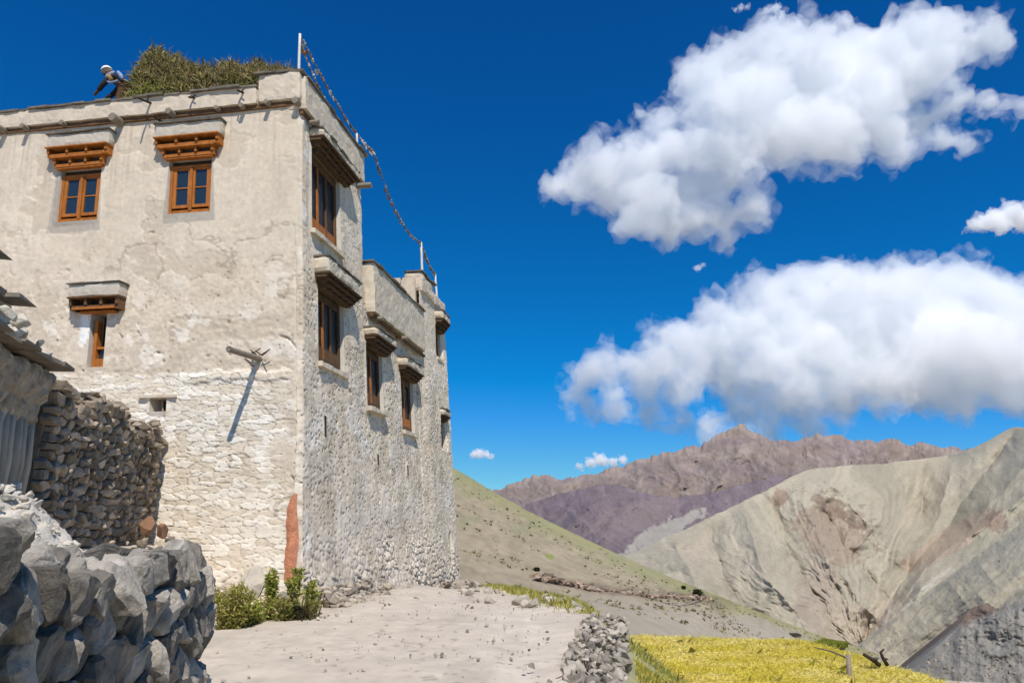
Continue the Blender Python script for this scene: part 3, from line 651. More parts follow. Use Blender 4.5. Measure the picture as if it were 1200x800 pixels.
# wall plate beams under the parapets
mb = MB(); mb.box(FF, .02, 12, 10.86, 10.97, -.03, .05); mb.build('wall_plate', M['brownwood'], house)
mb = MB(); mb.box(FS, .02, 3.72, 10.66, 10.775, -.03, .06); mb.build('wall_plate', M['brownwood'], house)
for a, h, r, L in [(7.78, 10.93, .075, .26), (7.13, 10.92, .06, .24), (6.08, 10.93, .06, .2), (4.6, 10.86, .10, .32), (3.18, 10.91, .075, .26), (2.0, 10.92, .05, .2), (1.38, 10.92, .055, .2), (.74, 10.93, .055, .22), (8.6, 10.92, .07, .25), (.03, 10.9, .08, .2)]:
    mb = MB(); mb.tube([FF(a, h, -.1), FF(a, h-.01, L)], [r*1.02, r], 12); mb.build('beam_end', M['greywood'], house, False)
for s, h, r, L in [(.35, 10.62, .06, .3), (3.45, 10.55, .08, .42), (4.2, 6.88, .06, .36), (6.3, 6.86, .06, .36)]:
    mb = MB(); mb.tube([FS(s, h, -.1), FS(s, h-.01, L)], [r*1.02, r], 12); mb.build('beam_end', M['greywood'], house, False)
# forked branch spouts poking through the front parapet
for a, h, L, dr in [(3.74, 11.27, .42, .16), (2.6, 11.3, .2, .14), (1.35, 11.3, .24, .12), (3.42, 10.72, .30, .04)]:
    mb = MB(); mb.tube([FF(a, h, .05), FF(a+.04, h-dr*.5, .12+L*.5), FF(a+.02, h-dr, .12+L)], [.03, .026, .02], 7)
    mb.tube([FF(a+.02, h-dr*.3, .12+L*.3), FF(a-.10, h-dr*.2, .14+L*.5)], [.018, .012], 6); mb.build('drain_spout', M['darkwood_shade'], house)
# ---- windows
def niche(F, W, depth, nm='window', m='niche', splay=0.):
    a0, a1, h0, h1 = W; mb = MB()
    p = [F(a0, h0, .014), F(a1, h0, .014), F(a1, h1, .014), F(a0, h1, .014), F(a0+splay, h0, -depth), F(a1-splay, h0, -depth), F(a1-splay, h1, -depth), F(a0+splay, h1, -depth)]
    mb.add(p, [(0, 4, 5, 1), (1, 5, 6, 2), (2, 6, 7, 3), (3, 7, 4, 0)])
    win = mb.build(nm, M[m], house)
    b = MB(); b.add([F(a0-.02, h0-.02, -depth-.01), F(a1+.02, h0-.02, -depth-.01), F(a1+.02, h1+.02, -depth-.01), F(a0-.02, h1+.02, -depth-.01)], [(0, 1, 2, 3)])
    b.build('dark_interior', M['darkwood_shade'], win)  # dark sheet standing in for the unlit room
    return win
def cornice(F, win, a0, a1, h0, h1, wood, out=.30, tiers=2, step=.14, ends=4):
    """carved timber cornice: stepped boards with beam ends between them"""
    n = tiers; th = (h1-h0)/n
    for t in range(n):
        in_ = step*(n-1-t); o = out*(.45+.55*(t+1)/n)
        A0, A1 = a0+in_, a1-in_; y0 = h0+t*th
        mb = MB(); bt = th*.34
        mb.box(F, A0, A1, y0, y0+bt, -.02, o-.06)
        mb.box(F, A0-.02, A1+.02, y0+th-.035, y0+th-.004, -.02, o+.03)
        ne = ends-(n-1-t)*0
        for q in range(ne):
            a = A0+.03+(A1-A0-.06)*q/(ne-1); mb.box(F, a-.03, a+.03, y0+bt+.004, y0+th-.038, -.02, o-.02)
        mb.build('cornice', wood, win)
        mb = MB(); mb.box(F, A0+.03, A1-.03, y0+bt+.002, y0+th-.037, -.02, .05); mb.build('cornice_gap_shade', M['darkwood_shade'], win)  # dark strip painting the shadow in the cornice gaps
def sash(F, win, a0, a1, h0, h1, o, wood, leaves=2, bars=1, low=.16, fw=.065):
    mb = MB()
    mb.box(F, a0, a0+fw, h0, h1, o-.07, o); mb.box(F, a1-fw, a1, h0, h1, o-.07, o)
    mb.box(F, a0+fw, a1-fw, h0, h0+fw*1.1, o-.07, o-.003); mb.box(F, a0+fw, a1-fw, h1-fw, h1, o-.07, o-.003)
    fr = mb.build('frame', wood, win)
    wd = (a1-a0-2*fw)/leaves
    for q in range(leaves):
        x0 = a0+fw+q*wd; x1 = x0+wd; s = MB(); t = fw*.8
        if q: s.box(F, x0-.035, x0+.035, h0+fw*1.1+.001, h1-fw-.001, o-.055, o+.012)
        s.box(F, x0+.036 if q else x0+.001, x0+.036+t, h0+low, h1-fw-.002, o-.06, o-.016); s.box(F, x1-t-.036, x1-.037 if q < leaves-1 else x1-.001, h0+low, h1-fw-.002, o-.06, o-.016)
        s.box(F, x0+.036+t, x1-t-.036, h0+low, h0+low+t*1.4, o-.06, o-.018); s.box(F, x0+.036+t, x1-t-.036, h1-fw-t, h1-fw-.002, o-.06, o-.018)
        if low > .1: s.box(F, x0+.037, x1-.037, h0+fw*1.1+.001, h0+fw*1.1+.03, o-.06, o-.02)
        for b_ in range(bars):
            y = h0+low+(h1-h0-low-fw)*(b_+1)/(bars+1); s.box(F, x0+.036+t, x1-t-.036, y-.014, y+.014, o-.058, o-.022)
        s.build('sash', wood, win)
        g = MB(); g.box(F, x0+.04, x1-.04, h0+low+.01, h1-fw-.01, o-.05, o-.042); g.build('pane', M['glass'], win)
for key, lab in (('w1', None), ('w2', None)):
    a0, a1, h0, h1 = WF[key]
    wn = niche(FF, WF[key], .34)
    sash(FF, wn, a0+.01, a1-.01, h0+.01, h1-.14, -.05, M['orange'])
    mb = MB(); mb.box(FF, a0+.002, a1-.002, h1-.135, h1-.002, -.3, -.14); mb.build('head_gap_shade', M['darkwood_shade'], wn)  # dark strip in place of the shadow band over the sash
    c = (a0+a1)/2
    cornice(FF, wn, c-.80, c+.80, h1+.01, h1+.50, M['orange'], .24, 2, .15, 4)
    mb = MB(); mb.box(FF, a0-.06, a1+.06, h1-.03, h1+.006, -.02, .10); mb.build('lintel_beam', M['orange'], wn)
    mb = MB(); mb.rough(FF, c-.85, c+.85, h1+.51, h1+.86, -.05, .20, .07, .018); mb.build('mud_hood', M['mudgrey'], wn)
    mb = MB(); mb.box(FF, c-.87, c+.87, h1+.862, h1+.89, -.05, .25, .012); mb.build('hood_slate', M['slate'], wn)
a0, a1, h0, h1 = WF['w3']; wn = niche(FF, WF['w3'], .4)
mb = MB(); mb.box(FF, a1-.13, a1-.05, h0+.02, h1-.18, -.2, -.06); mb.box(FF, a0+.01, a1-.05, h0+.01, h0+.2, -.2, -.07); mb.box(FF, a0+.01, a1-.135, h0+.42, h0+.47, -.2, -.075); mb.box(FF, a0+.012, a0+.06, h0+.21, h0+.42, -.2, -.08)
mb.build('frame', M['orange'], wn)
g = MB(); g.box(FF, a0+.07, a1-.14, h0+.205, h0+.415, -.16, -.15); g.build('pane', M['glass'], wn)
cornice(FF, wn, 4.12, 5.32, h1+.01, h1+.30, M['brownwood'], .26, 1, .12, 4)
mb = MB(); mb.box(FF, 4.28, 5.14, h1-.04, h1+.005, -.02, .12); mb.box(FF, 4.2, 5.22, h1+.01, h1+.06, -.0, .25); mb.build('lintel_beam', M['orange'], wn)
mb = MB(); mb.rough(FF, 4.08, 5.36, h1+.31, h1+.6, -.05, .26, .08, .012); mb.build('mud_hood', M['mudgrey'], wn)
mb = MB(); mb.box(FF, 4.05, 4.5, h1+.60, h1+.63, -.05, .29, .01); mb.box(FF, 4.52, 4.9, h1+.61, h1+.64, -.05, .28, .01); mb.box(FF, 4.92, 5.38, h1+.60, h1+.63, -.05, .3, .01); mb.build('hood_slate', M['slate'], wn)
# vent hole under a slab
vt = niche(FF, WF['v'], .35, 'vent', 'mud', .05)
mb = MB(); mb.rough(FF, 2.72, 3.62, 4.08, 4.14, -.1, .06, .1, .006); mb.build('lintel_slab', M['mudpale'], vt)
mb = MB(); mb.tube([FF(3.12, 3.8, -.1), FF(3.15, 4.07, -.1)], .02, 6); mb.build('bar', M['greywood'], vt)
# side windows
def side_window(key, hood, out, wood=M['brownwood'], cols=3, sillout=.12, depth=.5):
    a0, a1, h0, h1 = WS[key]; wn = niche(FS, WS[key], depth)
    o = -.09; mb = MB()
    mb.box(FS, a0+.01, a0+.10, h0+.01, h1-.1, o-.08, o); mb.box(FS, a1-.10, a1-.01, h0+.01, h1-.1, o-.08, o)
    mb.box(FS, a0+.1, a1-.1, h0+.01, h0+.16, o-.08, o-.004); mb.box(FS, a0+.1, a1-.1, h1-.28, h1-.1, o-.08, o-.004)
    mb.build('frame', M['hoodwood'] if key in ('s2', 's3') else wood, wn)
    for q in range(1, cols):
        m2 = MB(); x = a0+.1+(a1-a0-.2)*q/cols; m2.box(FS, x-.035, x+.035, h0+.165, h1-.285, o-.07, o-.01); m2.build('mullion', M['orange' if q == 1 else 'brownwood'], wn)
    m2 = MB(); m2.box(FS, a0+.105, a1-.105, h0+.17, h0+.42, o-.06, o-.02); m2.build('lower_panel', M['orange' if key in ('s1', 's4') else 'brownwood'], wn)
    g = MB(); g.box(FS, a0+.1, a1-.1, h0+.43, h1-.29, o-.055, o-.045); g.build('pane', M['dusty'], wn)  # pane colour carries the darkness of the room
    hb0, hb1, s0, s1 = hood
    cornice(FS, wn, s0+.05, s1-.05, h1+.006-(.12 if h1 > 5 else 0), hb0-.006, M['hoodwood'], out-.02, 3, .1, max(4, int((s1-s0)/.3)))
    m2 = MB(); m2.rough(FS, s0, s1, hb0, hb1, -.05, out, .07, .028, 4.); m2.build('mud_hood', M['mud'], wn)
    m2 = MB(); a = s0
    while a < s1-.1:
        e = min(a+random.uniform(.3, .5), s1); m2.box(FS, a, e-.01, hb1+.002, hb1+.04, -.05, out+random.uniform(.0, .05), .01); a = e
    m2.build('hood_slate', M['slate'], wn)
    m2 = MB(); m2.rough(FS, a0-.08, a1+.08, h0-.12, h0-.003, -.05, sillout, .06, .022, 4.); m2.build('sill', M['mud'], wn)
    return wn
side_window('s1', (10.36, 10.52, .42, 2.75), .36)
side_window('s2', (6.98, 7.32, .62, 2.66), .38)
side_window('s3', (6.32, 6.5, 3.68, 5.35), .36, cols=2, sillout=.16)
side_window('s4', (6.05, 6.3, 6.4, 8.2), .32, cols=2)
side_window('t1', (8.82, 9.1, 10.85, 12.0), .42, cols=2)
side_window('t2', (5.16, 5.36, 10.72, 11.75), .26, cols=2, sillout=.06)
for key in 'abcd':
    niche(FS, WS[key], .5, 'slit', 'darkwood_shade')  # slit reveals coloured near black to imitate their shade
# long roof timber under terrace parapet, wires, ochre mark
mb = MB(); mb.tube([FS(3.85, 6.9, .16), FS(6, 6.88, .17), FS(8.8, 6.86, .16)], .055, 8); mb.build('eaves_timber', M['brownwood'], house)
mb = MB()
nA = 14
for i in range(nA+1):
    pass
vv = []; ff = []
for i in range(25):
    t = i/24; h = .45+1.65*t; wdt = .19*(1-t**7.)+.04+.018*math.sin(t*31)*math.sin(t*11); c0 = .06+.02*math.sin(t*9)
    for j in range(5):
        x = c0+wdt*j/4; e = 1-abs(j/2-1)**3
        vv.append(FF(x, h, +.03+.03*e-.05*(x < .1)+.008*noise.noise(Vector((x*20, h*20, 1)))))
ff = [(i*5+j, i*5+j+1, i*5+j+6, i*5+j+5) for i in range(24) for j in range(4)]
mb.add(vv, ff); mb.build('ochre_mark', M['ochre'], house, True)['label'] = 'pointed red ochre painted mark at the foot of the house corner'
# projecting drain pipe of hollowed log with twigs
mb = MB(); mb.tube([FF(.90, 4.84, -.1), FF(.92, 4.83, .4), FF(.95, 4.80, 1.07)], [.065, .06, .06], 12, False); mb.tube([FF(.95, 4.80, 1.07), FF(.92, 4.83, .4)], [.045, .045], 12, True)
mb.tube([FF(1.05, 4.70, -.05), FF(.95, 4.70, .3), FF(.9, 4.72, .55)], .022, 6)
sp = mb.build('drain_pipe', M['greywood'], house)
mb = MB()
for k_ in range(7):
    p = FF(random.uniform(.7, 1.0), 4.9, random.uniform(.02, .2)); mb.tube([p, p+Vector((random.uniform(-.15, .2), random.uniform(-.2, .1), random.uniform(.0, .16)))], .012, 5)
mb.build('twig_packing', M['darkwood_shade'], sp)

# ------------------------------------------------------------------ blades helper (stalks, leaves)
def blades(name, base, tip, wid, col, mat_, parent=None, bend=0.):
    n = len(base); d = tip-base; L = np.linalg.norm(d, axis=1, keepdims=True)
    s = np.cross(d, RNG.normal(size=(n, 3))); s /= np.linalg.norm(s, axis=1, keepdims=True)+1e-9
    s *= np.asarray(wid).reshape(-1, 1)
    mid = base+d*.55+RNG.normal(size=(n, 3))*L*bend
    V = np.stack([base-s*.5, base+s*.5, mid+s*.5, tip, mid-s*.5], 1).reshape(-1, 3)
    F_ = np.arange(n*5).reshape(n, 5)
    return npmesh(name, V, F_, mat_, parent, np.repeat(col, 5, 0), False)
def pal(cols, n, j=.18):
    c = np.array(cols)[RNG.integers(0, len(cols), n)]
    return np.clip(c*(1+RNG.normal(size=(n, 1))*j), .005, 1)

# fodder stack on the roof
fa = np.array([.25, .58, 1.1, 1.7, 2.25, 2.7, 3.04, 3.38, 3.6, 3.9, 4.3, 4.62, 4.8, 4.95]); fh = np.array([11.9, 12.3, 12.62, 12.7, 12.68, 12.74, 12.8, 12.78, 13.0, 13.3, 13.4, 13.25, 12.7, 11.6])
st = empty('fodder_stack', FF(2.5, 11.4, -1.)); tag(st, 'heap of dried grass and brushwood fodder stacked along the roof edge', 'fodder stack')
mb = MB()
na, no = 60, 14; vv = []
for i in range(na+1):
    a = .35+4.5*i/na; top = np.interp(a, fa, fh)-11.2
    for j in range(no+1):
        t = math.pi*j/no; o = -1.15+.85*math.cos(t); hh = 11.2+(top-.12)*math.sin(t)**.6
        p = FF(a, hh, o); vv.append(p+noise.noise_vector(p*3)*.1)
mb.add(vv, [(i*(no+1)+j, i*(no+1)+j+1, (i+1)*(no+1)+j+1, (i+1)*(no+1)+j) for i in range(na) for j in range(no)])
mb.build('packed_core', mat('packed_fodder', (.07, .058, .025), .5, 9, .95, .8, 25, .05), st)
n = 26000
a = RNG.uniform(.3, 4.85, n); t = RNG.uniform(.0, math.pi, n); t = np.where(RNG.random(n) < .6, t*.6, t); top = np.interp(a, fa, fh)-11.2
rr = RNG.uniform(.84, 1.06, n)+.16*fbm(a/.3, t/.35, 401, 3)
o = -1.15+.92*np.cos(t)*rr; hh = 11.2+top*np.sin(t)**.6*rr
base = arrF(FF, a, hh, o)
dr = RNG.normal(size=(n, 3))*.75+np.array([0, -.25, .55]); dr /= np.linalg.norm(dr, axis=1, keepdims=True)
L = RNG.uniform(.06, .2, n); L = np.where(RNG.random(n) < .02, L*2.0, L)
col = pal([(.20, .18, .065), (.26, .22, .085), (.34, .28, .13), (.13, .125, .04), (.40, .34, .19), (.22, .15, .07), (.17, .18, .05)], n, .25)
gz = ss(1.1, .4, np.hypot((a-4.1)/.75, (hh-11.85)/.45)+.5*fbm(a/.2, hh/.2, 402))[:, None]
col = col*(1-gz*.75)+np.array([.24, .25, .06])*gz*.75
dk = ss(.0, .5, fbm(a/.22, hh/.22, 403, 3))[:, None]; col = np.clip(col*1.4, 0, .9)*(1-.25*dk)
blades('dried_stalks', base, base+dr*L[:, None], RNG.uniform(.012, .035, n), col, M['straw'], st, .15)['kind'] = 'stuff'

n = 900
a = RNG.uniform(.3, 4.8, n); t = RNG.uniform(.15, 1.9, n); top = np.interp(a, fa, fh)-11.2; o = -1.15+.9*np.cos(t); hh = 11.2+top*np.sin(t)**.6*.95
base = arrF(FF, a, hh, o); dr = RNG.normal(size=(n, 3))*.6+np.array([0, -.2, .7]); dr /= np.linalg.norm(dr, axis=1, keepdims=True)
lt_ = blades('loose_twigs', base, base+dr*RNG.uniform(.15, .55, (n, 1)), RNG.uniform(.010, .02, n), pal([(.34, .27, .15), (.42, .36, .22), (.2, .15, .08)], n), M['straw'], st, .1); lt_['kind'] = 'stuff'
# ------------------------------------------------------------------ poles and prayer flag strings
POLES = [(FF(.1, 11.6, -.12), FF(.06, 12.95, -.12), .035, 'white peeled flag pole on the front corner of the roof'),
         (FS(3.55, 11.2, .02), FS(3.5, 12.25, .02), .032, 'short flag pole at the far end of the upper roof parapet'),
         (FS(10.15, 9.8, -.1), FS(10.15, 11.62, -.1), .05, 'tall knotted flag pole on the rear tower of the house'),
         (FS(12.1, 9.65, -.1), FS(12.05, 11.0, -.1), .045, 'short flag pole at the outermost rear corner of the tower')]
tops = []
for b_, t_, r_, lb in POLES:
    mb = MB(); d = t_-b_
    mb.tube([b_+d*q+Vector((random.uniform(-1, 1), random.uniform(-1, 1), 0))*.008 for q in (0, .25, .5, .75, 1)], [r_, r_*.95, r_*.95, r_*.9, r_*.85], 9)
    tag(mb.build('flag_pole', M['whitewood'], None, True), lb, 'pole', 'flag poles on the roof'); tops.append(t_)
fl_cols = [(.22, .17, .11), (.30, .25, .18), (.42, .38, .32), (.28, .12, .05), (.12, .14, .16), (.16, .13, .08), (.45, .42, .38)]
fl_m = [mat('faded_flag_cloth', c, .3, 18, .95, .4, 30, .01) for c in fl_cols]
def flags(p, q, sag, lb, dens=16, r=.038):
    p = Vector(p); q = Vector(q); n = max(6, int((q-p).length*dens)); e = empty('prayer_flag_string', p); tag(e, lb, 'flag string', 'strings of prayer flags')
    pts = [p.lerp(q, i/n)+Vector((0, 0, -sag*4*(i/n)*(1-i/n))) for i in range(n+1)]
    mb = MB(); mb.tube(pts, .010, 5); mb.build('cord', M['rope'], e)
    lump = {}
    for i in range(n):
        c = pts[i].lerp(pts[i+1], .5); k_ = random.randrange(len(fl_m)); mb = lump.setdefault(k_, MB())
        d = (pts[i+1]-pts[i]); L = random.uniform(.3, 1.8)*d.length
        if random.random() < .15: continue
        rr = r*random.uniform(.5, 1.15)
        s0 = c-d.normalized()*L*.5; s1 = c+d.normalized()*L*.5
        off = Vector((random.uniform(-.02, .02), random.uniform(-.02, .02), -rr*.5))
        mb.tube([s0, c+off, s1], [rr*.4, rr, rr*.35], 6)
        if random.random() < .35:
            a_0 = c; x = d.normalized()*random.uniform(.04, .09); dn = Vector((random.uniform(-.06, .06), random.uniform(-.06, .06), -random.uniform(.08, .16)))
            mb.add([a_0-x, a_0+x, a_0+x*.8+dn, a_0-x*.9+dn*.9, a_0-x+Vector((.004, .004, 0)), a_0+x+Vector((.004, .004, 0)), a_0+x*.8+dn+Vector((.004, .004, 0)), a_0-x*.9+dn*.9+Vector((.004, .004, 0))], [(0, 1, 2, 3), (7, 6, 5, 4), (0, 4, 5, 1), (1, 5, 6, 2), (2, 6, 7, 3), (3, 7, 4, 0)])
    for k_, mb in lump.items(): mb.build('bunched_flags', fl_m[k_], e)
flags(tops[0], tops[1], .12, 'string of bunched faded prayer flags from the corner pole along the upper roof')
flags(tops[1], FS(3.95, 11.9, .35), .02, 'short end of flag string beyond the upper parapet pole', 20)
flags(FS(3.95, 11.9, .35), tops[2], .55, 'longest sagging string of grey prayer flags down to the tower pole')
flags(tops[2], tops[3], .12, 'string of grey prayer flags between the two tower poles', 16, .055)
flags(tops[0]-Vector((0, 0, .15)), FS(1.35, 11.68, .14), .10, 'loose flag cloths trailing from the corner pole onto the side parapet', 14, .05)

# ------------------------------------------------------------------ person bending on the roof
def skin_mesh(name, joints, edges, mat_, parent=None, sub=2):
    me = bpy.data.meshes.new(name); me.from_pydata([j[0] for j in joints], edges, [])
    o = bpy.data.objects.new(name, me); COL.objects.link(o)
    md = o.modifiers.new('skin', 'SKIN'); md.use_smooth_shade = True
    for i, j in enumerate(joints):
        sv = me.skin_vertices[0].data[i]; r = j[1]; sv.radius = (r, r) if not isinstance(r, tuple) else r; sv.use_root = (i == 0)
    o.modifiers.new('sub', 'SUBSURF').levels = sub; o.modifiers['sub'].render_levels = sub
    dg = bpy.context.evaluated_depsgraph_get(); me2 = bpy.data.meshes.new_from_object(o.evaluated_get(dg))
    bpy.data.objects.remove(o); me2.name = name; me2.materials.clear()
    return link(name, me2, mat_, parent, True)
pe_o = FF(4.93, 11.36, -.42)
per = empty('person', pe_o); tag(per, 'person in white cap and dark jacket bending over on the roof beside the fodder', 'person')
def PP(l, z, o=0.): return FF(4.93+l*1.08, 11.36+z*1.05, -.42+o)     # l toward the left along the parapet, z up, o toward the viewer
sk = mat('weathered_skin', (.10, .05, .03), .15, 20, .7, .2, 60, .002)
JC = mat('dark_jacket', (.028, .026, .03), .4, 9, .9, .5, 25, .01); TR = mat('brown_trousers', (.10, .055, .03), .3, 9, .9, .5, 25, .01)
hip = PP(-.02, .78); chest = PP(.24, 1.02); nk = PP(.37, 1.13); hd = PP(.45, 1.22, .02); hd2 = PP(.50, 1.29, .03)
J = [(hip, .13), (PP(.1, .92), .13), (chest, .14), (nk, .06), (hd, .09), (hd2, .095),
     (PP(.27, 1.0, .19), .065), (PP(.40, .78, .24), .05), (PP(.58, .60, .2), .04), (PP(.66, .53, .18), .035),
     (PP(.25, 1.0, -.17), .065), (PP(.45, .80, -.2), .05), (PP(.66, .62, -.15), .04), (PP(.74, .57, -.13), .035),
     (PP(-.03, .70, .1), .10), (PP(.07, .40, .11), .075), (PP(-.02, .05, .11), .05), (PP(.1, .03, .12), .04),
     (PP(-.03, .70, -.1), .10), (PP(-.02, .40, -.11), .075), (PP(-.12, .05, -.11), .05), (PP(0, .03, -.12), .04)]
Ed = [(0, 1), (1, 2), (2, 3), (3, 4), (4, 5), (2, 6), (6, 7), (7, 8), (8, 9), (2, 10), (10, 11), (11, 12), (12, 13), (0, 14), (14, 15), (15, 16), (16, 17), (0, 18), (18, 19), (19, 20), (20, 21)]
skin_mesh('body', J, Ed, sk, per)
J2 = [(hip, .155), (PP(.1, .93), .155), (chest, .165), (PP(.33, 1.10), .10), (PP(.27, 1.0, .19), .09), (PP(.40, .78, .24), .07), (PP(.55, .625, .205), .058), (PP(.25, 1.0, -.17), .09), (PP(.45, .80, -.2), .07), (PP(.63, .645, -.155), .058)]
skin_mesh('jacket', J2, [(0, 1), (1, 2), (2, 3), (2, 4), (4, 5), (5, 6), (2, 7), (7, 8), (8, 9)], JC, per)
J3 = [(PP(-.02, .76), .15), (PP(-.03, .68, .1), .115), (PP(.07, .40, .11), .095), (PP(-.02, .1, .11), .075), (PP(-.03, .68, -.1), .115), (PP(-.02, .40, -.11), .095), (PP(-.12, .1, -.11), .075)]
skin_mesh('trousers', J3, [(0, 1), (1, 2), (2, 3), (0, 4), (4, 5), (5, 6)], TR, per)
def ellip(name, c, ax, m_, parent, f=lambda q: True, seg=14):
    bm = bmesh.new(); bmesh.ops.create_uvsphere(bm, u_segments=seg*2, v_segments=seg, radius=1)
    bmesh.ops.delete(bm, geom=[v for v in bm.verts if not f(v.co)], context='VERTS')
    X_, Y_, Z_ = ax
    for v in bm.verts: v.co = c+X_*v.co.x+Y_*v.co.y+Z_*v.co.z
    me = bpy.data.meshes.new(name); bm.to_mesh(me); bm.free(); return link(name, me, m_, parent, True)
hx = (E1*.8+Vector((0, 0, -.35))).normalized(); hz = (Vector((0, 0, 1))*.85+E1*.35).normalized(); hy = hx.cross(hz)
CAPM = mat('white_knit_cap', (.78, .76, .72), .1, 30, .95, .4, 80, .004)
ellip('cap', hd2+hz*.035, (hx*.135, hy*.13, hz*.125), CAPM, per, lambda q: q.z > -.12)
mb = MB()
for q in (-1, 1):
    mb.tube([hd2+hx*.085+hy*.035*q-hz*.0, hd2+hx*.10+hy*.035*q], .012, 8)
mb.build('eye', M['darkwood_shade'], per)
mb = MB(); mb.tube([hd2+hx*.08-hz*.0, hd2+hx*.125-hz*.045, hd2+hx*.085-hz*.055], [.012, .018, .014], 8); mb.build('nose', sk, per)
mb = MB(); mb.tube([PP(.20, 1.16, .16), PP(.30, 1.02, .25), PP(.33, .86, .22), PP(.20, .80, .24), PP(.05, .86, .2)], [.035, .04, .035, .03, .03], 8); mb.tube([PP(.16, 1.2, .08), PP(.04, 1.05, .14), PP(-.03, .92, .16)], [.045, .055, .04], 8)
mb.build('shawl', mat('pale_blue_shawl', (.24, .29, .42), .5, 12, .95, .5, 30, .01), per, True)
mb = MB(); mb.tube([PP(.24, 1.14, .14), PP(.27, .98, .23), PP(.20, .88, .22)], [.05, .07, .05], 8); mb.build('vest', mat('tan_vest', (.34, .22, .10), .3, 12, .95, .5, 30, .01), per, True)

# ------------------------------------------------------------------ dry stone walls
def stone_field(mb, P, D, N, L, hfun, z0, sz, thick, flat=.55, asp=1.6, tilt=.25, npt=14, sub=True):
    """packs angular stones in rough courses on a wall face: P start, D along, N outward; hfun(d) top height"""
    z = z0; up = Vector((0, 0, 1))
    zmax = max(hfun(L*q/10) for q in range(11))
    while z < zmax:
        rh = random.uniform(sz[0], sz[1])*flat; d = -random.random()*sz[1]
        while d < L:
            wd = random.uniform(sz[0], sz[1])*random.choice((.7, 1, 1, 1.25)); hh_ = rh*random.uniform(.85, 1.25)
            c = d+wd/2; zc = z+rh/2+random.uniform(-.15, .15)*rh
            if zc < hfun(c)-rh*.2:
                Rm = Matrix((D, N, up)).transposed() @ Matrix.Rotation(random.uniform(-tilt, tilt), 3, 'Y') @ rz(.18)
                mb.rock(Vector(P)+D*c+up*(zc-0)+N*random.uniform(-.05, .03), wd*.56, thick*random.uniform(.7, 1.1), hh_*.6, Rm, npt, .28, .7, sub)
            d += wd*.96
        z += rh*.93
